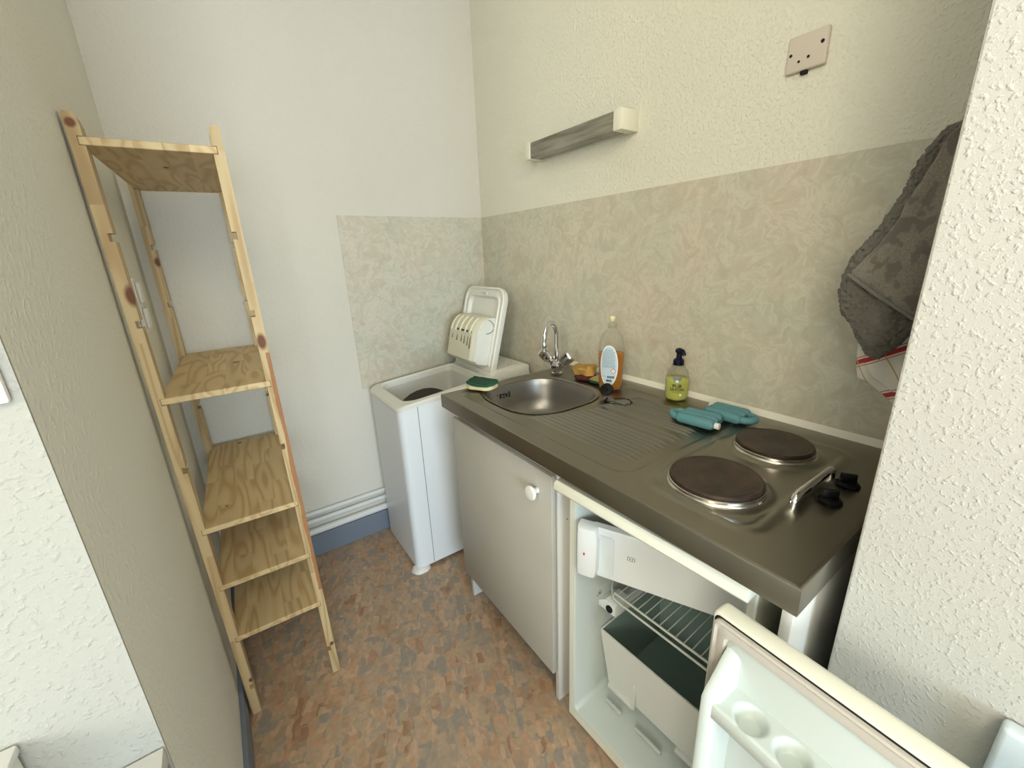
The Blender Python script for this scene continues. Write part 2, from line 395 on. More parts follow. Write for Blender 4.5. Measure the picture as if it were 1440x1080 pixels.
def box(bm, x0, x1, y0, y1, z0, z1, r=0, seg=2):
    if x0 > x1: x0, x1 = x1, x0
    if y0 > y1: y0, y1 = y1, y0
    if z0 > z1: z0, z1 = z1, z0
    vs = [bm.verts.new((x, y, z)) for x in (x0, x1) for y in (y0, y1) for z in (z0, z1)]
    f = [(0, 1, 3, 2), (4, 6, 7, 5), (0, 4, 5, 1), (2, 3, 7, 6), (0, 2, 6, 4), (1, 5, 7, 3)]
    fs = [bm.faces.new([vs[i] for i in q]) for q in f]
    if r:
        es = list({e for q in fs for e in q.edges})
        bmesh.ops.bevel(bm, geom=es, offset=r, segments=seg, profile=.5, affect='EDGES')
    return bm
def B(*a, **k):
    bm = bmesh.new(); return box(bm, *a, **k)
def prism(bm, pts, axis, a0, a1, r=0, seg=2):
    """polygon pts (2-D) extruded along axis from a0 to a1. axis x: pts=(y,z); y: (x,z); z: (x,y)"""
    def P(p, a):
        return {'x': (a, p[0], p[1]), 'y': (p[0], a, p[1]), 'z': (p[0], p[1], a)}[axis]
    v0 = [bm.verts.new(P(p, a0)) for p in pts]; v1 = [bm.verts.new(P(p, a1)) for p in pts]
    n = len(pts)
    fs = [bm.faces.new(v0), bm.faces.new(list(reversed(v1)))]
    for i in range(n): fs.append(bm.faces.new([v0[i], v1[i], v1[(i + 1) % n], v0[(i + 1) % n]]))
    if r:
        es = list({e for q in fs[:2] for e in q.edges})
        bmesh.ops.bevel(bm, geom=es, offset=r, segments=seg, profile=.5, affect='EDGES')
    return bm
def loft(bm, rings, cap0=True, cap1=True, closed=True):
    R_ = [[bm.verts.new(p) for p in r] for r in rings]
    n = len(R_[0])
    for a, b2 in zip(R_, R_[1:]):
        for i in range(n if closed else n - 1):
            bm.faces.new([a[i], a[(i + 1) % n], b2[(i + 1) % n], b2[i]])
    if cap0: bm.faces.new(list(reversed(R_[0])))
    if cap1: bm.faces.new(R_[-1])
    return bm
def circ(c, r, n=32, ax='z', r2=None, ph=0):
    r2 = r2 or r; out = []
    for i in range(n):
        a = 2 * PI * i / n + ph; u, w = r * math.cos(a), r2 * math.sin(a)
        out.append({'z': (c[0] + u, c[1] + w, c[2]), 'x': (c[0], c[1] + u, c[2] + w), 'y': (c[0] + u, c[1], c[2] + w)}[ax])
    return out
def lathe(bm, c, prof, n=32, ax='z', sq=1.0, cap0=True, cap1=True):
    """prof: list of (radius, offset along axis)"""
    rings = []
    for r, h in prof:
        p = {'z': (c[0], c[1], c[2] + h), 'x': (c[0] + h, c[1], c[2]), 'y': (c[0], c[1] + h, c[2])}[ax]
        rings.append(circ(p, max(r, 1e-5), n, ax, max(r, 1e-5) * sq))
    return loft(bm, rings, cap0, cap1)
def tube(bm, pts, rad, n=10, closed=False):
    pts = [Vector(p) for p in pts]; rings = []
    m = len(pts); up = None
    for i, p in enumerate(pts):
        if closed: t = (pts[(i + 1) % m] - pts[i - 1]).normalized()
        else: t = (pts[min(i + 1, m - 1)] - pts[max(i - 1, 0)]).normalized()
        if up is None:
            up = t.cross(Vector((0, 0, 1)))
            if up.length < .1: up = t.cross(Vector((0, 1, 0)))
            up.normalize()
        else:
            up = (up - t * up.dot(t)).normalized()
        w = t.cross(up); r = rad[i] if isinstance(rad, (list, tuple)) else rad
        rings.append([p + (up * math.cos(2 * PI * k / n) + w * math.sin(2 * PI * k / n)) * r for k in range(n)])
    if closed:
        R_ = [[bm.verts.new(q) for q in r] for r in rings]
        for a in range(m):
            A_, B_ = R_[a], R_[(a + 1) % m]
            for i in range(n): bm.faces.new([A_[i], A_[(i + 1) % n], B_[(i + 1) % n], B_[i]])
    else: loft(bm, rings)
    return bm
def superell(cx, cy, ax_, ay_, e, n, z):
    out = []
    for i in range(n):
        a = 2 * PI * i / n; c, s = math.cos(a), math.sin(a)
        out.append((cx + ax_ * math.copysign(abs(c) ** (2 / e), c), cy + ay_ * math.copysign(abs(s) ** (2 / e), s), z))
    return out
def rot_about(bm, verts, c, ang, axis='Z'):
    bmesh.ops.rotate(bm, verts=verts, cent=c, matrix=Matrix.Rotation(ang, 3, axis))
def text_bm(body, size, place, mat_unused=None, bold=False):
    """text as flat polygons; place(u, v) -> world point"""
    cu = bpy.data.curves.new('txt', 'FONT'); cu.body = body; cu.size = size; cu.align_x = 'CENTER'; cu.align_y = 'CENTER'
    if bold: cu.offset = size * .02
    cu.resolution_u = 3
    o = bpy.data.objects.new('txt', cu); COL.objects.link(o)
    dg = bpy.context.evaluated_depsgraph_get(); me = bpy.data.meshes.new_from_object(o.evaluated_get(dg))
    bm = bmesh.new(); bm.from_mesh(me)
    for v in bm.verts: v.co = Vector(place(v.co.x, v.co.y))
    bpy.data.objects.remove(o); bpy.data.curves.remove(cu); bpy.data.meshes.remove(me)
    return bm
def join_bm(dst, src):
    me = bpy.data.meshes.new('tmp'); src.to_mesh(me); src.free(); dst.from_mesh(me); bpy.data.meshes.remove(me); return dst

# ------------------------------------------------------------------ the room
W = 1.345; YN = -1.294; YP = -1.774; XP = -.474; H = 2.5
struct('floor', B(-3.6, .12, -5.0, .12, -.06, 0), MAT['floor'])
struct('ceiling', B(-3.6, .12, -5.0, .12, H, H + .06), MAT['ceiling'])
struct('wall_back', B(-3.6, .12, 0, .12, 0, H), MAT['plaster_back'])
struct('wall_kitchen', B(0, .12, YP, 0, 0, H), MAT['plaster_mid'])
struct('wall_left', B(-3.6, -W, YN, 0, 0, H), MAT['plaster_smooth'])
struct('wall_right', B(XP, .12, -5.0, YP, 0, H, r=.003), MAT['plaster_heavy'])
# the bright roughcast skin on the camera side of the left wall
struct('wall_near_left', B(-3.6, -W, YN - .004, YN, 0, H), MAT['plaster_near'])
struct('wall_far_left', B(-3.72, -3.6, -5.0, YN, 0, H), MAT['plaster_smooth'])
# window wall behind the camera
WX0, WX1, WZ0, WZ1, WY = -2.5, -.75, .75, 2.25, -5.0
bm = bmesh.new()
box(bm, -3.6, WX0, WY - .12, WY, 0, H); box(bm, WX1, .12, WY - .12, WY, 0, H)
box(bm, WX0, WX1, WY - .12, WY, 0, WZ0); box(bm, WX0, WX1, WY - .12, WY, WZ1, H)
struct('wall_front', bm, MAT['plaster_smooth'])
bm = bmesh.new()
for a, b_, c, d in ((WX0, WX1, WZ0, WZ0 + .05), (WX0, WX1, WZ1 - .05, WZ1)): box(bm, a, b_, WY - .08, WY - .03, c, d)
for a, b_ in ((WX0, WX0 + .05), (WX1 - .05, WX1), ((WX0 + WX1) / 2 - .03, (WX0 + WX1) / 2 + .03)): box(bm, a, b_, WY - .08, WY - .03, WZ0 + .05, WZ1 - .05)
struct('window_1', bm, MAT['whiteplastic'])
# skirting, seal
struct('baseboard_back', B(-W, -.0, -.014, 0, 0, .108, r=.002), MAT['skirting'])
struct('baseboard_left', B(-W, -W + .012, YN + .01, -.016, 0, .10, r=.002), MAT['skirting'])
bm = bmesh.new(); prism(bm, [(-.0035, .874), (-.014, .874), (-.0035, .890)], 'y', -1.77, -.652)
struct('trim_1', bm, MAT['trimwhite'], 'cream sealant bead along the back of the steel worktop')

# splashbacks
tag(obj('splashback_panel', B(-.0035, -.0002, -1.772, -.001, .72, 1.501), MAT['splash'], smooth=False),
    'long mottled beige splashback on the wall above the steel worktop', 'splashback')
tag(obj('splashback_panel', B(-.693, -.0036, -.004, -.0002, .757, 1.501), MAT['splash'], smooth=False),
    'short mottled beige splashback on the back wall behind the washing machine', 'splashback')

# heating pipes
for i, (z, r, nm) in enumerate(((.222, .0110, 'uppermost of the three white pipes low on the back wall'),
                                (.184, .0120, 'middle one of the three white pipes low on the back wall'),
                                (.134, .0165, 'thickest and lowest white pipe, just above the blue grey skirting board'))):
    bm = bmesh.new(); py = -r - .0012; tube(bm, [(-W + .004, py, z), (-.9, py, z), (-.45, py, z + .001), (-.01, py, z)], r, 16)
    tag(obj('heating_pipe', bm, MAT['pipe']), nm, 'pipe', 'white heating pipes along the back wall')

# ------------------------------------------------------------------ pine shelving unit (local coordinates)
su = thing('shelving_unit', 'tall narrow pine shelving unit with five shelves standing against the left wall', 'shelving unit',
           (-1.326, -.668, 0), rot=(0, math.radians(-.45), -.0359))
HS = (1.575, 1.0255, .661, .479, .296); HN = (1.394, 1.21, .844, .113)
SW, SD, PH, PW, PT = .2560, .627, 1.6175, .0225, .036
def post_bm(left, y0, y1):
    bm = bmesh.new(); pts = []
    # profile in x,z with notches on the inner side
    x_out, x_in, x_n = (0, PW, .013) if left else (SW, SW - PW, SW - .013)
    s = 1 if left else -1
    pts.append((x_out, 0)); pts.append((x_in, 0))
    for zt in sorted(HS + HN):
        pts += [(x_in, zt - .0165), (x_n, zt - .0165), (x_n, zt + .0005), (x_in, zt + .0005)]
    pts += [(x_in, PH - .022), (x_in - s * .003, PH - .008), (x_in - s * .008, PH), (x_out + s * .003, PH), (x_out, PH - .004)]
    prism(bm, pts if left else list(reversed(pts)), 'y', y0, y1)
    return bm
pm = {
 'fl': pine('pine_post_front_left', 'Z', 1.0, .2, dark=.90, knots=((.010, 0, 1.598, .011, 1.0), (.022, 0, 1.265, .015, 1.9), (.028, 0, .842, .008, 1.6), (.02, 0, .13, .007, 1.4))),
 'fr': pine('pine_post_front_right', 'Z', 4.0, .2, dark=.90, knots=((SW - .012, 0, 1.13, .013, 2.0), (SW - .008, .0, .12, .008, 1.2)), redstripe=('X', SW - .010, SW + .02, .34, 1.10)),
 'bl': pine('pine_post_back_left', 'Z', 8.0, .2, dark=.90, knots=((.02, SD - .03, 1.34, .012, 1.6), (.03, SD - .03, .92, .008, 1.5))),
 'br': pine('pine_post_back_right', 'Z', 11.0, .2, dark=.90)}
for key, left, y0, y1 in (('fl', 1, 0, PT), ('fr', 0, 0, PT), ('bl', 1, SD - PT, SD), ('br', 0, SD - PT, SD)):
    obj('post', post_bm(left, y0, y1), pm[key], su, smooth=False)
for i, zt in enumerate(HS):
    kn = [(), ((.17, .33, zt, .012, 1.0),), ((.11, .60, zt, .009, 1.0), (.07, .10, zt, .005, 1.0)), (), ((.215, .36, zt, .011, 1.0),)][i]
    if i == 0: kn = ((.13, .20, zt - .015, .008, 2.0),)
    obj('shelf_board', B(.0135, SW - .0135, 0, SD, zt - .0155, zt - .0003, r=.0012, seg=1), pine('pine_shelf_%d' % i, 'Y', 20 + 6.3 * i, .048, knots=kn), su, smooth=False)

# ------------------------------------------------------------------ washing machine
wm = thing('washing_machine', 'narrow white top loading washing machine with its lid standing open in the corner', 'washing machine', (-.35, -.21, 0))
X0, X1, Y0, Y1 = -.675, -.03, -.412, -.037
# body: rounded vertical front corners
def rrect(x0, x1, y0, y1, r, z, n=5, rs=None):
    rs = rs or (r, r, r, r); out = []
    for (cx, cy, a0, rr) in ((x1, y1, 0, rs[0]), (x0, y1, PI / 2, rs[1]), (x0, y0, PI, rs[2]), (x1, y0, 3 * PI / 2, rs[3])):
        sx = 1 if cx == x1 else -1; sy = 1 if cy == y1 else -1
        for k in range(n + 1):
            a = a0 + (PI / 2) * k / n
            out.append((cx - sx * rr + rr * math.cos(a), cy - sy * rr + rr * math.sin(a), z if not callable(z) else None))
    if callable(z): out = [(p[0], p[1], z(p[0], p[1])) for p in out]
    return out
def topz(x, y):  # gentle rise of the worktop of the machine towards the back
    t = max(0, min(1, (x - X0) / .42)); return .772 + .036 * t - .010 * max(0, 1 - (x - X0) / .05) ** 2
bm = bmesh.new()
rs = (.006, .035, .030, .006)
loft(bm, [rrect(X0, X1, Y0, Y1, .03, .016, rs=rs), rrect(X0, X1, Y0, Y1, .03, lambda x, y: topz(x, y) - .016, rs=rs)], cap1=False)
obj('housing', bm, MAT['washer'], wm)
bm = bmesh.new(); box(bm, -.597, -.5955, Y0 - .0012, Y0 + .001, .02, .760)
obj('side_seam', bm, MAT['darkhole'], wm, smooth=False)
# top frame around the tub opening
OX0, OX1, OY0, OY1 = -.628, -.262, -.378, -.052
bm = bmesh.new()
rings = [rrect(X0 - .002, -.235, Y0 - .002, Y1 + .002, .03, lambda x, y: topz(x, y) - .018, rs=(.004, .036, .032, .004)),
         rrect(X0 - .003, -.235, Y0 - .003, Y1 + .003, .03, lambda x, y: topz(x, y) - .006, rs=(.004, .037, .033, .004)),
         rrect(X0 + .003, -.235, Y0 + .003, Y1 - .003, .03, lambda x, y: topz(x, y), rs=(.004, .034, .030, .004)),
         rrect(OX0 - .010, OX1 + .008, OY0 - .008, OY1 + .008, .03, lambda x, y: topz(x, y), rs=(.03, .06, .06, .03)),
         rrect(OX0 - .006, OX1 + .004, OY0 - .004, OY1 + .004, .03, lambda x, y: topz(x, y) - .006, rs=(.03, .06, .06, .03)),
         rrect(OX0, OX1, OY0, OY1, .03, lambda x, y: topz(x, y) - .007, rs=(.03, .06, .06, .03)),
         rrect(OX0 + .004, OX1 - .004, OY0 + .004, OY1 - .004, .03, lambda x, y: topz(x, y) - .03, rs=(.03, .06, .06, .03))]
loft(bm, rings, cap0=False, cap1=False)
obj('top_frame', bm, MAT['washer_top'], wm)
bm = bmesh.new()
loft(bm, [rrect(OX0 + .004, OX1 - .004, OY0 + .004, OY1 - .004, .03, lambda x, y: topz(x, y) - .028, rs=(.03, .06, .06, .03)),
          rrect(OX0 + .022, OX1 - .012, OY0 + .012, OY1 - .010, .03, .690, rs=(.03, .06, .06, .03)),
          rrect(OX0 + .030, OX1 - .020, OY0 + .020, OY1 - .014, .03, .640, rs=(.03, .06, .06, .03))], cap0=False, cap1=True)
obj('tub_well', bm, MAT['washer_in'], wm)
bm = bmesh.new()  # drum seen as a dark curved steel shell in the well
rings = []
for k in range(13):
    a = PI * (.12 + .76 * k / 12)
    rings.append([(-.450 - .172 * math.cos(a), y, .570 + .165 * math.sin(a)) for y in (-.372, -.130)])
Rr = [[bm.verts.new(p) for p in r] for r in rings]
for a, b_ in zip(Rr, Rr[1:]): bm.faces.new([a[0], b_[0], b_[1], a[1]])
bmesh.ops.solidify(bm, geom=bm.faces[:], thickness=.004)
obj('drum', bm, MAT['drum'], wm)
# rear control panel behind the lid
bm = bmesh.new()
prism(bm, [(-.236, .782), (-.236, .812), (-.215, .826), (-.052, .838), (-.032, .828), (-.032, .782)], 'y', Y0 + .004, Y1 - .004, r=.006)
cp = obj('control_panel', bm, MAT['washer_top'], wm)
bm = bmesh.new(); prism(bm, [(-.200, .8272), (-.200, .8282), (-.075, .8374), (-.075, .8364)], 'y', Y0 + .03, Y1 - .03)
obj('printed_fascia', bm, MAT['panel_print'], cp, smooth=False)
# lid, standing open: built flat in (u across, v up, t thickness) then placed
LB = Vector((-.228, -.215, .812)); LD = Vector((.092, 0, .345)).normalized(); LT = Vector((-LD.z, 0, LD.x))  # LT points to the room (-x)
def lidp(u, v, t): return LB + Vector((0, 1, 0)) * u + LD * v + LT * t
HW, LL = .170, .385
def lid_ring(ins, t, top_r=.06, bot_r=.012, n=6):
    out = []; x1, x0, y1, y0 = HW - ins, -HW + ins, LL - ins, ins
    for (cx, cy, a0, rr, sx, sy) in ((x1, y1, 0, top_r, 1, 1), (x0, y1, PI / 2, top_r, -1, 1), (x0, y0, PI, bot_r, -1, -1), (x1, y0, 1.5 * PI, bot_r, 1, -1)):
        rr = max(rr - ins * .6, .004)
        for k in range(n + 1):
            a = a0 + PI / 2 * k / n
            out.append(lidp(cx - sx * rr + rr * math.cos(a), cy - sy * rr + rr * math.sin(a), t))
    return out
bm = bmesh.new()
loft(bm, [lid_ring(.014, -.028), lid_ring(.004, -.025), lid_ring(0, -.018), lid_ring(0, .0), lid_ring(.003, .004), lid_ring(.010, .004), lid_ring(.012, -.004), lid_ring(.03, -.004),
          lid_ring(.034, .002), lid_ring(.042, .002), lid_ring(.052, -.014)])
lid = obj('lid', bm, MAT['washer_top'], wm)
bm = bmesh.new(); 
for (u, v_) in ((-.008, LL - .030),): 
    p = lidp(u, v_, .002); box(bm, p.x - .006, p.x + .004, p.y - .012, p.y + .012, p.z - .004, p.z + .004, r=.001)
p = lidp(-.026, LL - .030, .002); box(bm, p.x - .007, p.x + .004, p.y - .005, p.y + .005, p.z - .006, p.z + .006, r=.001)
obj('latch', bm, MAT['washer_in'], lid)
# detergent dispenser on the inside of the lid
bm = bmesh.new(); prof = []
DB, DT, DP = .034, .250, .090
for k in range(9):   # (v,t) side profile with a rounded upper shoulder
    a = PI / 2 * k / 8; prof.append((DT - .085 + .085 * math.sin(a) if k else DT - .085, .02 + (DP - .02) * math.cos(a)))
prof = [(DB, -.004), (DB, DP * .80), (DB + .012, DP * .97)] + [(v, t) for v, t in prof] + [(DT, -.004)]
US = [-.118, -.104, -.06, 0, .06, .104, .118]
Rr = []
for u in US:
    ins = .010 if abs(u) > .11 else 0
    Rr.append([bm.verts.new(lidp(u + .002, v if v > DB + .001 else v + ins * .3, t - (ins if t > .01 else 0))) for v, t in prof])
for a, b_ in zip(Rr, Rr[1:]):
    for i in range(len(prof) - 1): bm.faces.new([a[i], a[i + 1], b_[i + 1], b_[i]])
bm.faces.new(Rr[0]); bm.faces.new(list(reversed(Rr[-1])))
disp = obj('dispenser', bm, MAT['dispenser'], lid)
bm = bmesh.new()  # white side cover of the dispenser, towards the camera
loft(bm, [[lidp(-.1175, v, max(t - .014, -.004)) for v, t in prof], [lidp(-.126, v, max(t - .019, -.004)) for v, t in prof]])
obj('side_cover', bm, MAT['washer_top'], disp)
bm = bmesh.new()  # ribs over the shoulder
for u in (-.085, -.04, .005, .05, .09):
    pts = [lidp(u, v, t + .003) for v, t in prof[3:-4]]
    bm = bmesh.new(); tube(bm, pts, .0045, 8); obj('rib', bm, MAT['dispenser'], disp)
bm = bmesh.new()  # dark slots
for u, w_ in ((-.085, .008), (-.03, .034), (.032, .009)):
    p0 = [lidp(u - w_, .172 - .0045, DP + .0012), lidp(u + w_, .172 - .0045, DP + .0012), lidp(u + w_, .172 + .0045, DP + .0012), lidp(u - w_, .172 + .0045, DP + .0012)]
    bm.faces.new([bm.verts.new(q) for q in p0])
for u, h_ in ((-.092, .052), (-.070, .042), (-.040, .036), (-.012, .03), (.03, .03), (.075, .024)):
    p0 = [lidp(u - .0036, .150 - h_, DP + .0012), lidp(u + .0036, .150 - h_, DP + .0012), lidp(u + .0014, .150, DP + .0012), lidp(u - .0014, .150, DP + .0012)]
    bm.faces.new([bm.verts.new(q) for q in p0])
obj('slots', bm, MAT['drum'], disp, smooth=False)
bm = bmesh.new()
arc = [lidp(-.1275, .205 + .030 * math.sin(a), .030 - .034 * math.cos(a) + .005) for a in [(-.75 + 1.5 * k / 14) * PI / 1.5 for k in range(15)]]
arc = [q for q in arc]
tube(bm, arc, .0011, 6); obj('seam_line', bm, MAT['drum'], disp); bm = bmesh.new()
tube(bm, [lidp(u, .0765 + .006 * (u / .12) ** 2, DP * .86 + .004) for u in [-.1 + .2 * k / 8 for k in range(9)]], .0013, 6)
obj('seam_line', bm, MAT['drum'], disp)
bm = bmesh.new(); box(bm, -.272, -.262, -.34, -.322, .786, .800, r=.001); box(bm, -.272, -.262, -.312, -.30, .786, .797, r=.001)
obj('lid_catch', bm, MAT['darkhole'], wm)
bm = bmesh.new()
loft(bm, [superell(-.655, -.395, .042, .034, 2.4, 24, 0.0005), superell(-.655, -.395, .036, .028, 2.4, 24, .012), superell(-.652, -.392, .02, .018, 2.4, 24, .018)])
for v in bm.verts: v.co += Vector((noise.noise(v.co * 60) * .006, noise.noise(v.co * 50 + Vector((4, 4, 4))) * .006, 0))
obj('foot_pad', bm, MAT['whiteplastic'], wm)
for (fx, fy) in ((-.64, -.06), (-.07, -.37), (-.07, -.06)):
    bm = bmesh.new(); lathe(bm, (fx, fy, 0), [(.018, .0005), (.018, .006), (.009, .008), (.009, .018)], 16); obj('foot', bm, MAT['black'], wm)

# ------------------------------------------------------------------ steel worktop
ZT = .874; CX0, CX1, CY0, CY1 = -.600, -.0045, -1.755, -.652
wt = thing('kitchen_worktop', 'stainless steel worktop with sink, draining board and two hotplates under the long splashback', 'worktop', (-.3, -1.2, ZT))
BC = (-.335, -.862); BA = (.168, .172)
def sdrr(x, y, x0, x1, y0, y1, r):
    cx, cy = (x0 + x1) / 2, (y0 + y1) / 2
    qx, qy = abs(x - cx) - (x1 - x0) / 2 + r, abs(y - cy) - (y1 - y0) / 2 + r
    return math.hypot(max(qx, 0), max(qy, 0)) + min(max(qx, qy), 0) - r
def sst(a, b_, x):
    t = max(0, min(1, (x - a) / (b_ - a))); return t * t * (3 - 2 * t)
def inbowl(x, y): return (abs((x - BC[0]) / BA[0]) ** 2.9 + abs((y - BC[1]) / BA[1]) ** 2.9) ** (1 / 2.9)
RID = [-.487 + .0175 * k for k in range(9)] + [-.318, -.298] + [-.262 + .0165 * k for k in range(9)]
HP = [(-.437, -1.538, .0865), (-.197, -1.538, .080)]
def hz(x, y):
    z = 0.0
    z -= .0035 * (1 - sst(-.007, .004, sdrr(x, y, -.548, -.080, -1.405, -.672, .045)))
    z += .0030 * (1 - sst(-.012, .004, sdrr(x, y, -.548, -.085, -1.668, -1.432, .05))) * 1.0
    z -= .0030 * (1 - sst(-.030, -.016, sdrr(x, y, -.548, -.085, -1.668, -1.432, .05)))
    for hx, hy, hr in HP:
        d = math.hypot(x - hx, y - hy)
        z += .005 * (1 - sst(hr + .003, hr + .020, d))
    # drainer ridges
    if -1.385 < y < -.98:
        ys = -1.055 + .045 * sst(-.36, -.50, x) if x < -.33 else -1.075 - .02 * sst(-.2, -.12, x)
        e = sst(ys + .004, ys - .018, y) * sst(-1.376, -1.352, y)
        if x > -.2: e = sst(ys + .004, ys - .018, y) * sst(-1.376, -1.352, y)
        if e > 0:
            for rx in RID:
                d = abs(x - rx)
                if d < .0075: z += .0046 * e * (.5 + .5 * math.cos(PI * d / .0075))
    b_ = inbowl(x, y)
    z -= .003 * (1 - sst(1.0, 1.10, b_))
    return z
bm = bmesh.new()
nx, ny = 238, 275
grid = []
for i in range(nx + 1):
    x = CX0 + .004 + (CX1 - CX0 - .004) * i / nx
    row = []
    for j in range(ny + 1):
        y = CY0 + .004 + (CY1 - CY0 - .008) * j / ny
        row.append(bm.verts.new((x, y, ZT + hz(x, y))))
    grid.append(row)
for i in range(nx):
    for j in range(ny):
        q = [grid[i][j], grid[i + 1][j], grid[i + 1][j + 1], grid[i][j + 1]]
        if all(inbowl(v.co.x, v.co.y) < .985 for v in q): continue
        bm.faces.new(q)
bmesh.ops.delete(bm, geom=[v for v in bm.verts if not v.link_faces], context='VERTS')
# rolled edge and aprons: front, left, right
def skirt(line, outward, drop):
    prev = None
    offs = [(0, 0), (.0028, -.0012), (.004, -.004), (.004, -drop), (.0025, -drop)]
    for v in line:
        o_ = outward(v.co)
        ring = [v] + [bm.verts.new((v.co.x + o_[0] * a / .004 * .004 if False else v.co.x + o_[0] * a, v.co.y + o_[1] * a, ZT + dz)) for a, dz in offs[1:]]
        if prev:
            for k in range(len(ring) - 1): bm.faces.new([prev[k], ring[k], ring[k + 1], prev[k + 1]])
        prev = ring
def dirn(c):
    ox = -1 if c.x < CX0 + .0045 else 0
    oy = -1 if c.y < CY0 + .0045 else (1 if c.y > CY1 - .0045 else 0)
    return (ox, oy)
line = [grid[i][ny] for i in range(nx, 0, -1)] + [grid[0][j] for j in range(ny, -1, -1)] + [grid[i][0] for i in range(1, nx + 1)]
skirt(line, dirn, .046)
top = obj('steel_top', bm, MAT['steel'], wt, autosm=42)
# bowl
bm = bmesh.new()
prof = [(1.035, .0002), (1.0, -.0028), (.985, -.008), (.965, -.03), (.93, -.08), (.88, -.115), (.78, -.132), (.5, -.138), (.15, -.1405)]
loft(bm, [superell(BC[0], BC[1], BA[0] * s, BA[1] * s, 2.9 if s > .6 else 2.4, 72, ZT - .003 + dz) for s, dz in prof], cap0=False)
bowl = obj('sink_bowl', bm, MAT['steel_bowl'], wt, autosm=None)
bm = bmesh.new(); lathe(bm, (BC[0], BC[1], ZT - .1428), [(.036, 0), (.036, .003), (.030, .004), (.022, .0022), (.001, .0022)], 28)
dr = obj('drain', bm, MAT['rimsteel'], bowl)
# overflow slots on the far left side wall of the bowl
bm = bmesh.new()
oy = BC[1] + BA[1] * .955
def slot(x0, w_, z0, h_):
    pts = [(x0 - w_ / 2, z0 - h_ / 2), (x0 + w_ / 2, z0 - h_ / 2), (x0 + w_ / 2, z0 + h_ / 2), (x0 - w_ / 2, z0 + h_ / 2)]
    prism(bm, pts, 'y', oy - .004, oy + .002)
for x0, w_, z0, h_ in ((-.402, .0035, .829, .020), (-.388, .007, .831, .013), (-.388, .007, .823, .004), (-.374, .006, .833, .006), (-.374, .006, .823, .006), (-.361, .005, .828, .012), (-.348, .0035, .829, .020)): slot(x0, w_, z0, h_)
obj('overflow', bm, MAT['darkhole'], bowl, smooth=False)
# hotplates: built once at the origin, copied
def hotplate(hx, hy, r):
    bm = bmesh.new()
    lathe(bm, (0, 0, 0), [(r - .005, .004), (r - .003, .0105), (r - .003, .0150), (r - .0055, .0168), (r - .012, .0163), (.022, .0161), (.018, .0152), (.001, .0152)], 64)
    me = bpy.data.meshes.new('hotplate'); finish(me, bm, MAT['hotplate'], True, 40)
    o = bpy.data.objects.new('hotplate', me); COL.objects.link(o); o.parent = wt; o.location = Vector((hx, hy, ZT + .0045)) - Vector(wt.location)
    bm = bmesh.new()
    lathe(bm, (0, 0, 0), [(r + .004, -.002), (r + .003, .002), (r + .0005, .004), (r + .0005, .0085), (r - .001, .0095), (r - .003, .0085)], 64)
    me = bpy.data.meshes.new('rim'); finish(me, bm, MAT['rimsteel'], True, 40)
    q = bpy.data.objects.new('rim', me); COL.objects.link(q); q.parent = o
    return o
for h in HP: hotplate(*h)
# guard rail
bm = bmesh.new()
pts = [(-.405, -1.664, ZT), (-.405, -1.664, ZT + .014), (-.400, -1.664, ZT + .020), (-.390, -1.664, ZT + .022), (-.255, -1.664, ZT + .022), (-.245, -1.664, ZT + .020), (-.240, -1.664, ZT + .014), (-.240, -1.664, ZT)]
tube(bm, pts, .0075, 14)
obj('guard_rail', bm, MAT['chrome'], wt)
def knob(cx, cy, ang):
    bm = bmesh.new()
    loft(bm, [circ((0, 0, .0005), .0205, 8, ph=PI / 8), circ((0, 0, .0055), .0205, 8, ph=PI / 8), circ((0, 0, .0085), .0165, 8, ph=PI / 8), circ((0, 0, .010), .012, 8, ph=PI / 8)])
    me = bpy.data.meshes.new('control_knob'); finish(me, bm, MAT['black'], True, 30)
    o = bpy.data.objects.new('control_knob', me); COL.objects.link(o); o.parent = wt; o.location = Vector((cx, cy, ZT)) - Vector(wt.location); o.rotation_euler.z = ang
    bm = bmesh.new(); prism(bm, [(-.0135, .008), (.0135, .008), (.0125, .025), (-.0125, .025)], 'y', -.0045, .0045, r=.0015)
    me = bpy.data.meshes.new('grip'); finish(me, bm, MAT['black'], True, 30)
    g = bpy.data.objects.new('grip', me); COL.objects.link(g); g.parent = o
knob(-.336, -1.694, math.radians(-58)); knob(-.250, -1.694, math.radians(-62))

# ------------------------------------------------------------------ faucet
fc = thing('mixer_tap', 'chrome swan neck mixer tap with two angled handles behind the sink bowl', 'tap', (-.138, -.722, ZT))
F = Vector((-.138, -.722, ZT - .002))
bm = bmesh.new(); lathe(bm, F, [(.023, .000), (.023, .006), (.017, .010), (.018, .016), (.026, .026), (.027, .036), (.017, .048), (.013, .051), (.013, .057)], 8)
obj('tap_body', bm, MAT['chrome'], fc, autosm=20)
hdir = Vector((-.075, -.022, 0)).normalized()
pts = [F + Vector((0, 0, .045)), F + Vector((0, 0, .10)), F + Vector((0, 0, .145))]
Rn = .040
for k in range(1, 13):
    a = PI * k / 12; pts.append(F + Vector((0, 0, .150)) + hdir * (Rn - Rn * math.cos(a)) + Vector((0, 0, Rn * 1.35 * math.sin(a))))
pts.append(pts[-1] + Vector((0, 0, -.020)) + hdir * .001)
bm = bmesh.new(); tube(bm, pts, [.0100] * 3 + [.0092] * 12 + [.0088], 16)
sp = obj('spout', bm, MAT['chrome'], fc)
bm = bmesh.new(); lathe(bm, pts[-1] + Vector((0, 0, -.026)), [(.009, 0), (.0115, .001), (.0115, .012), (.0095, .014), (.0105, .018), (.0105, .032), (.008, .036)], 20)
obj('aerator', bm, MAT['chrome'], sp)
side = Vector((hdir.y, -hdir.x, 0)).normalized()
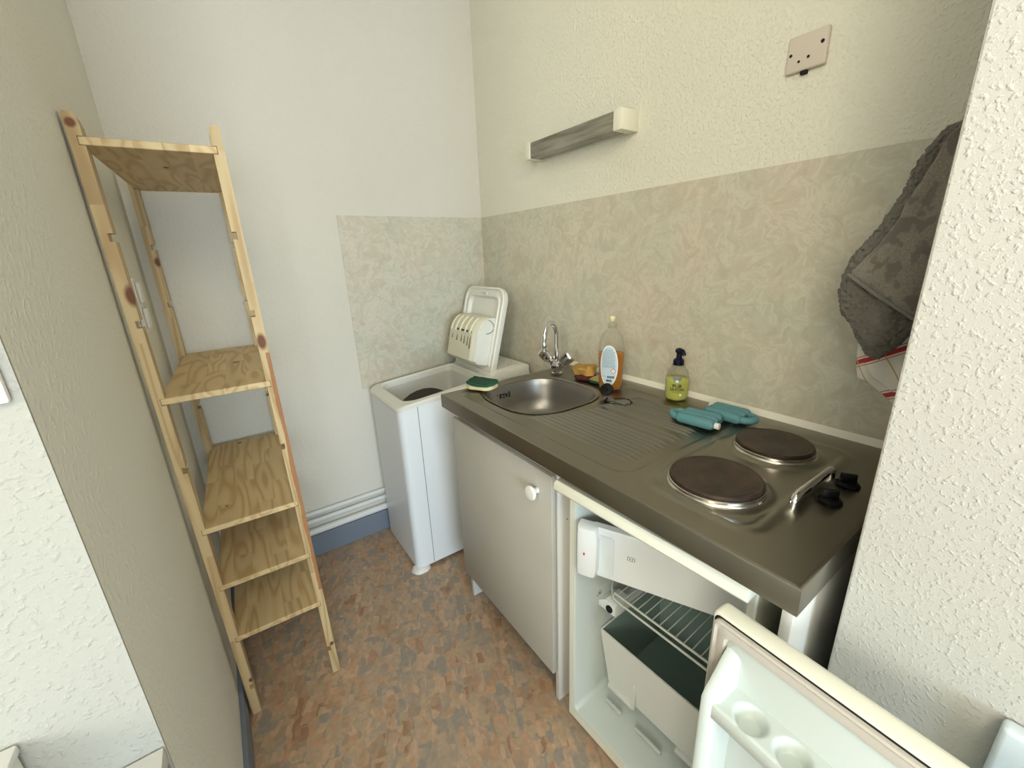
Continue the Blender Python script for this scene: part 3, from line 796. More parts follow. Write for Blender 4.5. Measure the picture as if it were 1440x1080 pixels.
side = Vector((.30, -.95, 0)).normalized()
for s in (-1, 1):
    d = (side * s + Vector((0, 0, .80))).normalized(); o0 = F + Vector((0, 0, .030)) + d * .014
    q = d.to_track_quat('Z', 'Y').to_matrix()
    bm = bmesh.new(); n_ = 12; rings = []
    for r, h in ((.009, 0), (.009, .016), (.016, .019), (.0225, .034), (.0230, .066), (.019, .072), (.002, .073)):
        rings.append([o0 + q @ Vector(((r * (1 + (.07 if k % 2 else -.05))) * math.cos(2 * PI * k / n_), r * (1 + (.07 if k % 2 else -.05)) * math.sin(2 * PI * k / n_), h)) for k in range(n_)])
    loft(bm, rings); obj('tap_handle', bm, MAT['chrome'], fc, autosm=25)

# ------------------------------------------------------------------ sponges
def pad(cx, cy, z0, hx, hy, h, yaw, seed, sag=0.0, amp=.003, e=4, bend=0):
    bm = bmesh.new(); rings = []
    for s, z in ((.93, 0), (1.0, h * .15), (1.0, h * .85), (.94, h)):
        rings.append(superell(0, 0, hx * s, hy * s, e, 36, z))
    loft(bm, rings)
    # extra top loops
    for v in bm.verts:
        c = v.co.copy()
        v.co.z += bend * ((c.x / hx) ** 2)
        v.co += Vector((noise.noise(c * 40 + Vector((seed, 0, 0))), noise.noise(c * 40 + Vector((0, seed, 0))), noise.noise(c * 40 + Vector((0, 0, seed))) * .5)) * amp
        v.co.z = max(v.co.z, 0.0) if bend >= 0 else v.co.z
    bmesh.ops.rotate(bm, verts=bm.verts, cent=(0, 0, 0), matrix=Matrix.Rotation(yaw, 3, 'Z'))
    bmesh.ops.translate(bm, verts=bm.verts, vec=(cx, cy, z0))
    return bm
g = thing('sponge', 'green and cream scouring sponge lying at the left end of the steel worktop', 'sponge', (-.458, -.694, ZT))
obj('foam', pad(-.458, -.694, ZT + .0008, .052, .036, .013, math.radians(-62), 3, bend=.004, amp=.006), MAT['sponge_yellow'], g)
obj('scouring_layer', pad(-.454, -.690, ZT + .0140, .054, .039, .011, math.radians(-62), 5, bend=.004, amp=.007), MAT['scourer'], g)
g = thing('sponge', 'crumbling orange sponge with a dark red underside behind the sink, next to the tap', 'sponge', (-.108, -.848, ZT))
obj('scouring_layer', pad(-.108, -.848, ZT + .0015, .030, .040, .014, .3, 9, amp=.006), MAT['redbrown'], g)
obj('foam', pad(-.104, -.844, ZT + .0125, .025, .036, .034, .5, 12, amp=.020, e=2.6), MAT['sponge_orange'], g)
g = thing('sponge', 'tan wedge shaped sponge with dark scourer base just left of the washing up liquid', 'sponge', (-.118, -.918, ZT))
obj('scouring_layer', pad(-.105, -.915, ZT + .0012, .028, .030, .009, .2, 15, amp=.003), MAT['scourer'], g)
bm = bmesh.new(); prism(bm, [(-.887, ZT + .009), (-.944, ZT + .009), (-.944, ZT + .034), (-.930, ZT + .034), (-.905, ZT + .022)], 'x', -.132, -.080, r=.003)
obj('foam', bm, MAT['sponge_tan'], g)

# ------------------------------------------------------------------ washing up liquid bottle
BX, BY = -.125, -.985; YAW = math.radians(-62)   # wide axis direction; front normal faces the room
q = Matrix.Rotation(YAW, 3, 'Z')
def bt(u, w_, z): return Vector((BX, BY, ZT + .0006 + z)) + q @ Vector((u, w_, 0))
bt_prof = [(.030, .000, .024), (.038, .003, .027), (.040, .02, .028), (.040, .06, .028), (.0425, .10, .029), (.0425, .125, .029), (.041, .155, .028), (.034, .180, .024), (.022, .197, .018), (.0125, .204, .0125), (.0125, .212, .0125)]
def bring(a, z, c, s=1.0): 
    out = []
    for k in range(36):
        t = 2 * PI * k / 36; cc, ss = math.cos(t), math.sin(t)
        out.append(bt(a * s * math.copysign(abs(cc) ** .8, cc), c * s * math.copysign(abs(ss) ** .8, ss), z))
    return out
db = thing('detergent_bottle', 'clear bottle half full of amber washing up liquid with a pale blue label', 'bottle', (BX, BY, ZT))
bm = bmesh.new(); loft(bm, [bring(a, z, c) for a, z, c in bt_prof]); obj('bottle_body', bm, MAT['clear'], db, autosm=None)
lv = .123
bm = bmesh.new(); loft(bm, [bring(a, z + (.0015 if z == 0 else 0), c, .955) for a, z, c in bt_prof if z <= lv] + [bring(.0425, lv, .029, .955)])
obj('liquid', bm, MAT['amber'], db, autosm=None)
bm = bmesh.new(); lathe(bm, bt(0, 0, .206), [(.0145, 0), (.0150, .001), (.0150, .012), (.011, .016), (.007, .018), (.0065, .026)], 24)
cap = obj('cap', bm, MAT['clear'], db)
bm = bmesh.new(); lathe(bm, bt(0, 0, .226), [(.0055, 0), (.0075, .004), (.0095, .012), (.0085, .017), (.004, .019)], 20)
obj('cap_tip', bm, MAT['captop'], cap)
# label: oval, follows the front of the bottle; outward normal is -w side toward the room
def lab(u, v, e=0.0):
    # bottle half depth at height v
    for (a0, z0, c0), (a1, z1, c1) in zip(bt_prof, bt_prof[1:]):
        if z0 <= v <= z1:
            f = (v - z0) / (z1 - z0); a = a0 + (a1 - a0) * f; c = c0 + (c1 - c0) * f; break
    uu = max(-1, min(1, u / a)); ww = c * (max(0, 1 - abs(uu) ** 2.5)) ** .4
    return bt(u, -(ww + .0008 + e), v)
def oval(bm, au, av, vc, e, n=40, m=8):
    rings = []
    for k in range(m, 0, -1):
        s = k / m; rings.append([lab(au * s * math.copysign(abs(math.cos(t)) ** .85, math.cos(t)), vc + av * s * math.sin(t) * (1), e) for t in [2 * PI * i / n for i in range(n)]])
    R_ = [[bm.verts.new(p) for p in r] for r in rings]
    for a, b_ in zip(R_, R_[1:]):
        for i in range(n): bm.faces.new([a[i], a[(i + 1) % n], b_[(i + 1) % n], b_[i]])
    bm.faces.new(R_[-1])
LW, LH, LV = .029, .068, .084
bm = bmesh.new(); oval(bm, LW, LH, LV, 0); lb = obj('label', bm, MAT['labelwhite'], db)
bm = bmesh.new(); oval(bm, LW - .003, LH - .004, LV, .0004); obj('label_field', bm, MAT['label'], lb)
bm = bmesh.new()
for k in range(15):
    v = .137 - k * .0042; hw_ = .020 if k > 1 else .014
    x0 = -hw_ - .001; 
    while x0 < hw_ - .003:
        w_ = .002 + random.random() * .006; x1 = min(x0 + w_, hw_)
        bm.faces.new([bm.verts.new(lab(a, b_, .0008)) for a, b_ in ((x0, v), (x1, v), (x1, v + .0016), (x0, v + .0016))]); x0 = x1 + .0012
obj('small_print', bm, MAT['textgrey'], lb, smooth=False)
bm = bmesh.new()
def quadl(x0, x1, v0, v1, e=.0010): bm.faces.new([bm.verts.new(lab(a, b_, e)) for a, b_ in ((x0, v0), (x1, v0), (x1, v1), (x0, v1))])
for k in range(5): quadl(-.004 + k * .0048, -.0006 + k * .0048, .042, .0495)
for k in range(9): quadl(-.008 + k * .0020, -.0068 + k * .0020 + .0004 * (k % 3), .030, .037)
quadl(-.020, -.010, .0465, .0478); quadl(.0145, .0155, .0665, .0705, .0016); quadl(.0145, .0155, .0645, .0655, .0016)
obj('codes', bm, MAT['textblack'], lb, smooth=False)
bm = bmesh.new()
bm.faces.new([bm.verts.new(lab(.015 + a, .067 + b_, .0011)) for a, b_ in ((0, -.0098), (.0098, 0), (0, .0098), (-.0098, 0))]); obj('hazard_border', bm, MAT['red'], lb, smooth=False)
bm = bmesh.new()
bm.faces.new([bm.verts.new(lab(.015 + a, .067 + b_, .0014)) for a, b_ in ((0, -.0076), (.0076, 0), (0, .0076), (-.0076, 0))]); obj('hazard_field', bm, MAT['labelwhite'], lb, smooth=False)

# ------------------------------------------------------------------ hand soap with pump
SX, SY = -.058, -1.192
sd = thing('soap_dispenser', 'yellow green liquid soap bottle with a navy pump standing against the splashback', 'soap dispenser', (SX, SY, ZT))
sprof = [(.026, 0), (.0325, .004), (.0345, .012), (.0345, .055), (.0335, .072), (.029, .090), (.021, .101), (.0185, .104), (.0205, .105), (.0205, .108), (.017, .109)]
bm = bmesh.new(); lathe(bm, (SX, SY, ZT + .0006), sprof, 36); obj('bottle_body', bm, MAT['clear'], sd, autosm=None)
bm = bmesh.new(); lathe(bm, (SX, SY, ZT + .0016), [(r * .96, h) for r, h in sprof[:4]] + [(.0330, .066)], 36); obj('liquid', bm, MAT['lime'], sd, autosm=None)
bm = bmesh.new(); lathe(bm, (SX, SY, ZT + .109), [(.0160, 0), (.0160, .014), (.013, .018), (.0085, .021), (.0075, .038)], 24); pmp = obj('pump', bm, MAT['navy'], sd)
bm = bmesh.new()
nd = Vector((-.35, -.94, 0)).normalized()
P0 = Vector((SX, SY, ZT + .146))
tube(bm, [P0 + nd * -.010 + Vector((0, 0, .004)), P0 + Vector((0, 0, .006)), P0 + nd * .014 + Vector((0, 0, .005)), P0 + nd * .022 + Vector((0, 0, .000)), P0 + nd * .024 + Vector((0, 0, -.004))], [.008, .0095, .008, .0055, .0045], 12)
obj('nozzle', bm, MAT['navy'], pmp)
def on_soap(u0, v0, r_=.0352, face=math.radians(213)):
    def f(u, v):
        a = face + (u + u0) / r_; return (SX + r_ * math.cos(a), SY + r_ * math.sin(a), ZT + v + v0)
    return f
bm = text_bm('PUR', .0155, on_soap(.001, .050), bold=True)
join_bm(bm, text_bm('SAVON', .0125, on_soap(.001, .039), bold=True)); join_bm(bm, text_bm('hypoallergénique', .0042, on_soap(.001, .0315)))
obj('lettering', bm, MAT['textblack'], sd, smooth=False)
bm = bmesh.new(); f = on_soap(0, .068, .0350)
bm.faces.new([bm.verts.new(f(a, b_)) for a, b_ in ((-.013, .009), (-.011, .012), (-.004, .008), (0, .007), (.004, .008), (.011, .012), (.013, .009), (.009, -.001), (.003, -.006), (0, -.010), (-.003, -.006), (-.009, -.001))])
em = obj('emblem', bm, MAT['textgrey'], sd, smooth=False)
bm = bmesh.new(); f = on_soap(0, .066, .0356)
bm.faces.new([bm.verts.new(f(a, b_)) for a, b_ in ((-.006, 0), (0, .005), (.006, 0), (0, -.006))]); obj('emblem_star', bm, MAT['labelwhite'], em, smooth=False)
bm = bmesh.new(); f = on_soap(.012, .0235, .0354)
bm.faces.new([bm.verts.new(f(.0038 * math.cos(t), .0038 * math.sin(t))) for t in [2 * PI * k / 14 for k in range(14)]]); bm.faces.new([bm.verts.new(f(.0, .0)) for t in range(1)]) if False else None
obj('round_mark', bm, MAT['labelwhite'], sd, smooth=False)

# ------------------------------------------------------------------ black plug on a bead chain
pg = thing('sink_plug', 'black rubber sink plug with its bead chain on the draining board', 'sink plug', (-.20, -1.035, ZT))
bm = bmesh.new(); lathe(bm, (0, 0, 0), [(.017, -.006), (.019, -.004), (.021, .004), (.0195, .007), (.006, .008), (.005, .012)], 28)
bmesh.ops.rotate(bm, verts=bm.verts, cent=(0, 0, 0), matrix=Matrix.Rotation(math.radians(-62), 3, 'Y')); bmesh.ops.rotate(bm, verts=bm.verts, cent=(0, 0, 0), matrix=Matrix.Rotation(math.radians(25), 3, 'Z'))
bmesh.ops.translate(bm, verts=bm.verts, vec=(-.200, -1.038, ZT + .0225)); obj('stopper', bm, MAT['black'], pg)
path = [(-.205, -1.045), (-.235, -1.06), (-.243, -1.085), (-.232, -1.10), (-.228, -1.125), (-.205, -1.135), (-.185, -1.128), (-.176, -1.10), (-.182, -1.075), (-.196, -1.062)]
bm = bmesh.new()
cs = []
for i in range(len(path) - 1):
    a, b_ = Vector((*path[i], 0)), Vector((*path[i + 1], 0)); n_ = max(2, int((b_ - a).length / .0045))
    for k in range(n_): cs.append(a.lerp(b_, k / n_))
for i, c in enumerate(cs):
    r_ = .0019
    bmesh.ops.create_icosphere(bm, subdivisions=1, radius=r_, matrix=Matrix.Translation((c.x, c.y, ZT + hz(c.x, c.y) + r_)))
tube(bm, [(c.x, c.y, ZT + hz(c.x, c.y) + .0019) for c in cs], .0006, 5)
obj('bead_chain', bm, MAT['black'], pg)

# ------------------------------------------------------------------ turquoise water containers
def water_pack(loc, yaw, label):
    t = thing('cooling_pack', label, 'cooling pack', loc, 'turquoise ribbed packs with loop handles')
    t.rotation_euler.z = yaw; t.scale = (.88, .86, .95)
    bm = bmesh.new(); R0 = .0148; L0, L1 = -.050, .055
    # one continuous ribbed block: outline across x, lofted along y
    def sect(y, s):
        pts = []
        n_ = 72; xs = [-.0425 + .085 * k / n_ for k in range(n_ + 1)]
        def h(x):
            best = 0
            for c in (-.0282, 0, .0282):
                d = abs(x - c)
                if d < R0: best = max(best, math.sqrt(R0 * R0 - d * d))
            return max(best, .0055 if abs(x) < .036 else .001)
        up = [(x * (1 - (1 - s) * .25), y, .0175 + h(x) * s) for x in xs]; dn = [(x * (1 - (1 - s) * .25), y, .0175 - h(x) * s) for x in reversed(xs)]
        return up + dn
    ys = [(L0 - .004, .55), (L0, .82), (L0 + .006, 1.0), (0, 1.0), (L1 - .006, 1.0), (L1, .85), (L1 + .004, .6)]
    loft(bm, [sect(y, s) for y, s in ys])
    me = bpy.data.meshes.new('ribbed_body'); finish(me, bm, MAT['turq'], True, 50); o = bpy.data.objects.new('ribbed_body', me); COL.objects.link(o); o.parent = t
    bm = bmesh.new(); pts = []
    for k in range(17):
        a = PI * k / 16; pts.append((.026 * math.cos(a), L1 - .002 + .034 * math.sin(a), .0165))
    tube(bm, pts, .0098, 12)
    me = bpy.data.meshes.new('loop_handle'); finish(me, bm, MAT['turq'], True, None); o = bpy.data.objects.new('loop_handle', me); COL.objects.link(o); o.parent = t
    bm = bmesh.new(); lathe(bm, (-.0265, L0 - .018, .0175), [(.0080, 0), (.0088, .001), (.0088, .013), (.0068, .014), (.0068, .020)], 18, ax='y')
    me = bpy.data.meshes.new('screw_cap'); finish(me, bm, MAT['whiteplastic'], True, 30); o = bpy.data.objects.new('screw_cap', me); COL.objects.link(o); o.parent = t; o['label'] = 'white screw cap'
    return t
water_pack((-.188, -1.352, ZT + .0005), math.radians(8), 'front turquoise ribbed pack, its white cap pointing at the hotplates')
water_pack((-.098, -1.372, ZT + .0005), math.radians(182), 'turquoise ribbed pack nearer the splashback, its loop handle beside the rear hotplate')

# ------------------------------------------------------------------ base cabinet
cb = thing('base_cabinet', 'white base cabinet with one closed door and a round knob under the sink', 'cabinet', (-.3, -.94, 0))
bm = bmesh.new()
obj('side_panel', B(-.545, -.02, -.676, -.660, 0.0005, .826, r=.001), MAT['cabside'], cb)
obj('side_panel', B(-.545, -.02, -1.196, -1.180, 0.0005, .826, r=.001), MAT['cabside'], cb)
obj('top_rail', B(-.549, -.530, -1.1795, -.677, .772, .826, r=.001), MAT['cab'], cb)
obj('bottom_shelf', B(-.540, -.03, -1.1795, -.677, .125, .140), MAT['cabside'], cb, smooth=False)
obj('back_panel', B(-.030, -.022, -1.1795, -.677, .141, .826), MAT['cabside'], cb, smooth=False)
dr_ = obj('door', B(-.566, -.5505, -1.1935, -.655, .121, .782, r=.0018), MAT['cab'], cb)
bm = bmesh.new(); lathe(bm, (-.566, -1.135, .718), [(.0085, 0), (.0075, -.007), (.0095, -.013), (.0195, -.018), (.0210, -.023), (.018, -.027), (.005, -.0285)], 24, ax='x')
obj('knob', bm, MAT['whiteplastic'], dr_)
bm = bmesh.new(); lathe(bm, (-.515, -1.1962, .775), [(.0035, 0), (.0035, -.0012)], 12, ax='y'); obj('screw_hole', bm, MAT['darkhole'], cb); bm = bmesh.new(); lathe(bm, (-.515, -1.1962, .64), [(.0018, 0), (.0018, -.0008)], 10, ax='y')
obj('screw_hole', bm, MAT['darkhole'], cb)
tag(obj('support_panel', B(-.545, -.03, -1.736, -1.720, .0005, .826, r=.001), MAT['cabside']), 'white side panel holding up the right end of the worktop beside the roughcast wall', 'panel')

# ------------------------------------------------------------------ fridge
FX, FY0, FY1 = -.555, -1.684, -1.250
fr = thing('fridge', 'small white under-counter fridge standing wide open below the hotplates', 'fridge', (-.602, -1.25, 0))
IY0, IY1, IZ0, IZ1, IX = -1.664, -1.274, .062, .752, -.105
def ring_yz(x, y0, y1, z0, z1, r):
    out = []
    for (cy, cz, a0, sy, sz) in ((y1, z1, 0, 1, 1), (y0, z1, PI / 2, -1, 1), (y0, z0, PI, -1, -1), (y1, z0, 1.5 * PI, 1, -1)):
        for k in range(6):
            a = a0 + PI / 2 * k / 5; out.append((x, cy - sy * r + r * math.cos(a), cz - sz * r + r * math.sin(a)))
    return out
bm = bmesh.new()
loft(bm, [ring_yz(-.06, FY0, FY1, .022, .784, .004), ring_yz(FX + .004, FY0, FY1, .022, .784, .004), ring_yz(FX, FY0 + .003, FY1 - .003, .025, .782, .004), ring_yz(FX, IY0 - .006, IY1 + .006, IZ0 - .008, IZ1 + .006, .012)], cap1=False)
obj('outer_case', bm, MAT['fridge'], fr)
bm = bmesh.new()
loft(bm, [ring_yz(FX, IY0 - .006, IY1 + .006, IZ0 - .008, IZ1 + .006, .012), ring_yz(FX + .002, IY0 - .002, IY1 + .002, IZ0 - .003, IZ1 + .002, .014), ring_yz(FX + .010, IY0, IY1, IZ0, IZ1, .016),
          ring_yz(IX - .02, IY0 + .006, IY1 - .006, IZ0 + .012, IZ1, .03), ring_yz(IX, IY0 + .02, IY1 - .02, IZ0 + .03, IZ1 - .01, .03)], cap0=False)
obj('inner_liner', bm, MAT['liner'], fr)
bm = bmesh.new()
prism(bm, [(-.606, .792), (-.604, .806), (-.598, .812), (-.05, .812), (-.05, .785), (-.598, .785), (-.603, .787)], 'y', FY0 - .002, FY1 + .002, r=.002)
obj('top_panel', bm, MAT['fridge'], fr)
for (fx, fy) in ((-.52, -1.27), (-.52, -1.68), (-.10, -1.27), (-.10, -1.68)):
    bm = bmesh.new(); lathe(bm, (fx, fy, 0), [(.016, .0005), (.016, .008), (.008, .010), (.008, .023)], 14); obj('foot', bm, MAT['black'], fr)
# floor step and raised ribs inside
bm = bmesh.new(); box(bm, -.475, -.468, -1.375, -1.320, .070, .080, r=.002); obj('floor_rib', bm, MAT['liner'], fr)
bm = bmesh.new(); box(bm, -.475, -.468, -1.500, -1.420, .070, .080, r=.002)
obj('floor_rib', bm, MAT['liner'], fr)
# freezer box
FZ0, FZ1 = .552, .742
bm = bmesh.new()
box(bm, -.395, -.115, IY0 + .008, IY1 - .008, FZ0 + .006, FZ0 + .010); box(bm, -.395, -.115, IY0 + .008, IY1 - .008, FZ1 - .010, FZ1 - .006)
box(bm, -.395, -.115, IY0 + .008, IY0 + .012, FZ0 + .010, FZ1 - .010); box(bm, -.395, -.115, IY1 - .012, IY1 - .008, FZ0 + .010, FZ1 - .010)
obj('freezer_box', bm, MAT['liner'], fr, smooth=False)
# freezer flap: hinge on the right, swung about 22 degrees out
HX, HY = -.404, -1.658
ang = math.radians(22.8)
fd = Vector((-math.sin(ang), math.cos(ang), 0)); fn = Vector((-math.cos(ang), -math.sin(ang), 0))
FL = .402
def fp(s, t, z): return Vector((HX, HY, 0)) + fd * s + fn * t + Vector((0, 0, z))
bm = bmesh.new()
Zb, Zt = .560, .700
prof2 = [(-.020, Zb + .006), (-.012, Zb + .001), (-.004, Zb), (0, Zb + .004), (0, Zt - .006), (-.003, Zt - .001), (-.018, Zt + .001), (-.024, Zt - .004)]
ss_ = [(0, 0), (.01, 0), (FL * .5, 0), (FL - .09, 0), (FL - .035, .0)]
loft(bm, [[fp(s, t, z) for t, z in prof2] for s, _ in ss_])
flap = obj('freezer_door', bm, MAT['flap'], fr, autosm=25)
# recessed grip near the free end
bm = bmesh.new()
def fring(s0, s1, z0, z1, t, r, n=5):
    out = []
    for (cs_, cz, a0, sx, sz) in ((s1, z1, 0, 1, 1), (s0, z1, PI / 2, -1, 1), (s0, z0, PI, -1, -1), (s1, z0, 1.5 * PI, 1, -1)):
        for k in range(n + 1):
            a = a0 + PI / 2 * k / n; out.append(fp(cs_ - sx * r + r * math.cos(a), t, cz - sz * r + r * math.sin(a)))
    return out
loft(bm, [fring(FL - .088, FL - .038, Zb + .012, Zt - .018, .0002, .010), fring(FL - .088, FL - .038, Zb + .012, Zt - .018, .0035, .010), fring(FL - .084, FL - .040, Zb + .016, Zt - .022, .0035, .009), fring(FL - .076, FL - .040, Zb + .024, Zt - .030, .0008, .009)], cap0=False)
obj('grip_recess', bm, plain('cool_white_recess', (.66, .72, .75), .3), flap)
bm = bmesh.new()
prof3 = [(.002, Zb - .002), (.012, Zb), (.016, Zb + .02), (.016, Zt - .03), (.013, Zt - .006), (.004, Zt - .001), (-.018, Zt - .001), (-.020, Zb + .004)]
rows = []
for s, sq_ in ((FL - .046, .05), (FL - .042, .75), (FL - .034, 1.0), (FL - .010, 1.0), (FL - .002, .8), (FL, .5)):
    rows.append([fp(s + (0.010 * (1 - ((z - (Zb + Zt) / 2) / .075) ** 2) * -1 if s < FL - .03 else 0), t * sq_ if t > 0 else t, z) for t, z in prof3])
loft(bm, rows); hd = obj('handle', bm, MAT['flap'], flap, autosm=40)
bm = bmesh.new(); loft(bm, [[fp(FL - .020 + .0022 * math.cos(t), .0163, .627 + .0042 * math.sin(t)) for t in [2 * PI * k / 16 for k in range(16)]], [fp(FL - .020 + .0022 * math.cos(t), .0170, .627 + .0042 * math.sin(t)) for t in [2 * PI * k / 16 for k in range(16)]]])
obj('red_mark', bm, MAT['red'], hd)
bm = bmesh.new()  # tiny printed badge: rounded frame with two marks
sB, zB = FL - .128, .640
def frr(a, b_, r, t):
    out = []
    for (ca, cb_, a0, sx, sz) in ((a, b_, 0, 1, 1), (-a, b_, PI / 2, -1, 1), (-a, -b_, PI, -1, -1), (a, -b_, 1.5 * PI, 1, -1)):
        for k in range(5):
            an = a0 + PI / 2 * k / 4; out.append(fp(sB + ca - sx * r + r * math.cos(an), t, zB + cb_ - sz * r + r * math.sin(an)))
    return out
loft(bm, [frr(.0088, .0056, .0028, .0006), frr(.0078, .0046, .0022, .0006)], False, False)
for a, b_, w_, h_ in ((.0028, .0, .0014, .0016), (-.0028, 0, .0012, .0018)):
    bm.faces.new([bm.verts.new(fp(sB + a + i, .0006, zB + b_ + j)) for i, j in ((-w_, -h_), (w_, -h_), (w_ * .3, h_), (-w_, h_))])
obj('printed_badge', bm, MAT['textblack'], flap, smooth=False)
# wall symbol (warning triangle like sticker) and thermostat on the left inner side
bm = bmesh.new()
yS = IY1 - .0015; c = (-.463, .422)
tri = [(-.010, -.011), (.010, -.007), (.001, .011)]
o_ = [(c[0] + a, c[1] + b_) for a, b_ in tri]; i_ = [(c[0] + a * .82, c[1] + b_ * .82) for a, b_ in tri]
for k in range(3): bm.faces.new([bm.verts.new((p[0], yS, p[1])) for p in (o_[k], o_[(k + 1) % 3], i_[(k + 1) % 3], i_[k])])
bm.faces.new([bm.verts.new((c[0] + .002 + .0028 * math.cos(t), yS, c[1] - .003 + .0035 * math.sin(t))) for t in [2 * PI * k / 10 for k in range(10)]])
obj('warning_symbol', bm, MAT['textblack'], fr, smooth=False)
bm = bmesh.new(); prism(bm, [(-1.276, .381), (-1.334, .381), (-1.332, .414), (-1.300, .418), (-1.276, .400)], 'x', -.466, -.405, r=.003)
th = obj('thermostat', bm, MAT['flap'], fr)
bm = bmesh.new(); lathe(bm, (-.4655, -1.315, .397), [(.0105, 0), (.0105, -.004), (.0090, -.0052)], 20, ax='x')
obj('dial', bm, MAT['black'], th)
# wire shelf
ws_z = .446; bm = bmesh.new()
tube(bm, [(-.400, IY1 - .004, ws_z - .003), (-.440, -1.300, ws_z - .003), (-.458, -1.319, ws_z - .012), (-.460, -1.335, ws_z - .014), (-.460, IY0 + .006, ws_z - .014)], .0030, 10); tube(bm, [(-.458, -1.319, ws_z - .012), (-.454, -1.321, ws_z + .001), (-.454, IY0 + .006, ws_z + .001)], .0030, 10)
tube(bm, [(-.130, IY1 - .006, ws_z), (-.130, IY0 + .006, ws_z)], .0032, 10); tube(bm, [(-.29, IY1 - .006, ws_z - .004), (-.29, IY0 + .006, ws_z - .004)], .0028, 10)
y = -1.33
while y > IY0 + .01:
    tube(bm, [(-.454, y, ws_z + .002), (-.13, y, ws_z + .002)], .0015, 6); y -= .021
obj('wire_shelf', bm, MAT['wire'], fr)
bm = bmesh.new()
for y0_ in (IY1 - .006, IY0 + .0005):
    bm = bmesh.new(); box(bm, -.47, -.12, y0_, y0_ + .0055, ws_z - .012, ws_z - .004, r=.001); obj('shelf_runner', bm, MAT['liner'], fr)
# salad drawer, tapered and open
bm = bmesh.new()
def dring(x0, x1, y0, y1, z): return [(x0, y0, z), (x0, y1, z), (x1, y1, z), (x1, y0, z)]
ox0, ox1, oy0, oy1, dz0, dz1 = -.462, -.175, -1.664, -1.283, .108, .300
loft(bm, [dring(ox0 + .018, ox1 - .02, oy0 + .022, oy1 - .022, dz0), dring(ox0, ox1, oy0, oy1, dz1), dring(ox0 + .004, ox1 - .004, oy0 + .004, oy1 - .004, dz1), dring(ox0 + .022, ox1 - .024, oy0 + .026, oy1 - .026, dz0 + .004)])
cr = obj('salad_drawer', bm, MAT['crisper'], fr, smooth=False)
bm = bmesh.new(); loft(bm, [dring(ox0 + .0055, ox1 - .0055, oy0 + .0055, oy1 - .0055, dz1 - .001), dring(ox0 + .0235, ox1 - .0255, oy0 + .0275, oy1 - .0275, dz0 + .006)], cap0=False)
obj('tinted_inside', bm, MAT['crisper_in'], cr, smooth=False, label='grey green tinted inside of the drawer')
bm = bmesh.new(); box(bm, ox0 + .006, ox0 + .016, -1.402, -1.396, .104, .190, r=.001); obj('moulded_rib', bm, MAT['crisper'], cr)
bm = bmesh.new(); box(bm, ox0 + .010, ox0 + .024, oy1 - .11, oy1 - .024, .092, .108, r=.002); obj('drawer_foot', bm, MAT['crisper'], cr); bm = bmesh.new(); box(bm, ox0 + .010, ox0 + .024, oy0 + .05, oy0 + .14, .092, .108, r=.002); obj('drawer_foot', bm, MAT['crisper'], cr); bm = bmesh.new()
box(bm, ox1 - .03, ox1 - .016, oy1 - .11, oy1 - .024, .092, .108, r=.002)
obj('drawer_foot', bm, MAT['crisper'], cr)
# fridge door, opened about 178 degrees; s along the door, t towards the room, z up
DO = Vector((-.621, -1.663, 0)); da = math.radians(5.0)
dd = Vector((-math.sin(da), -math.cos(da), 0)); dn = Vector((-math.cos(da), math.sin(da), 0))
DL, DZ0, DZ1, DTK = .445, .040, .791, .034
def dp(s, t, z): return DO + dd * s + dn * t + Vector((0, 0, z))
def dring2(s0, s1, z0, z1, t, r, n=5):
    out = []
    for (cs_, cz, a0, sx, sz) in ((s1, z1, 0, 1, 1), (s0, z1, PI / 2, -1, 1), (s0, z0, PI, -1, -1), (s1, z0, 1.5 * PI, 1, -1)):
        for k in range(n + 1):
            a = a0 + PI / 2 * k / n; out.append(dp(cs_ - sx * r + r * math.cos(a), t, cz - sz * r + r * math.sin(a)))
    return out
bm = bmesh.new()
loft(bm, [dring2(.006, DL - .006, DZ0 + .006, DZ1 - .006, 0, .006), dring2(.001, DL - .001, DZ0 + .001, DZ1 - .001, .004, .008), dring2(0, DL, DZ0, DZ1, .010, .008), dring2(0, DL, DZ0, DZ1, DTK - .003, .008), dring2(.002, DL - .002, DZ0 + .002, DZ1 - .002, DTK, .008)])
door = obj('door', bm, MAT['fridge'], fr, autosm=50)
bm = bmesh.new()  # gasket: dark gap then a broad grooved seal
loft(bm, [dring2(.004, DL - .004, DZ0 + .004, DZ1 - .004, DTK - .001, .008), dring2(.004, DL - .004, DZ0 + .004, DZ1 - .004, DTK + .0015, .008)], cap0=False)
obj('seal_gap', bm, MAT['darkhole'], door, smooth=False)
bm = bmesh.new()
loft(bm, [dring2(.006, DL - .006, DZ0 + .006, DZ1 - .006, DTK + .0005, .010), dring2(.006, DL - .006, DZ0 + .006, DZ1 - .006, DTK + .007, .010), dring2(.009, DL - .009, DZ0 + .009, DZ1 - .009, DTK + .009, .010), dring2(.013, DL - .013, DZ0 + .013, DZ1 - .013, DTK + .006, .010),
          dring2(.017, DL - .017, DZ0 + .017, DZ1 - .017, DTK + .008, .010), dring2(.025, DL - .025, DZ0 + .025, DZ1 - .025, DTK + .008, .010), dring2(.028, DL - .028, DZ0 + .028, DZ1 - .028, DTK + .002, .010)], cap0=False)
obj('gasket', bm, MAT['gasket'], door, autosm=50)
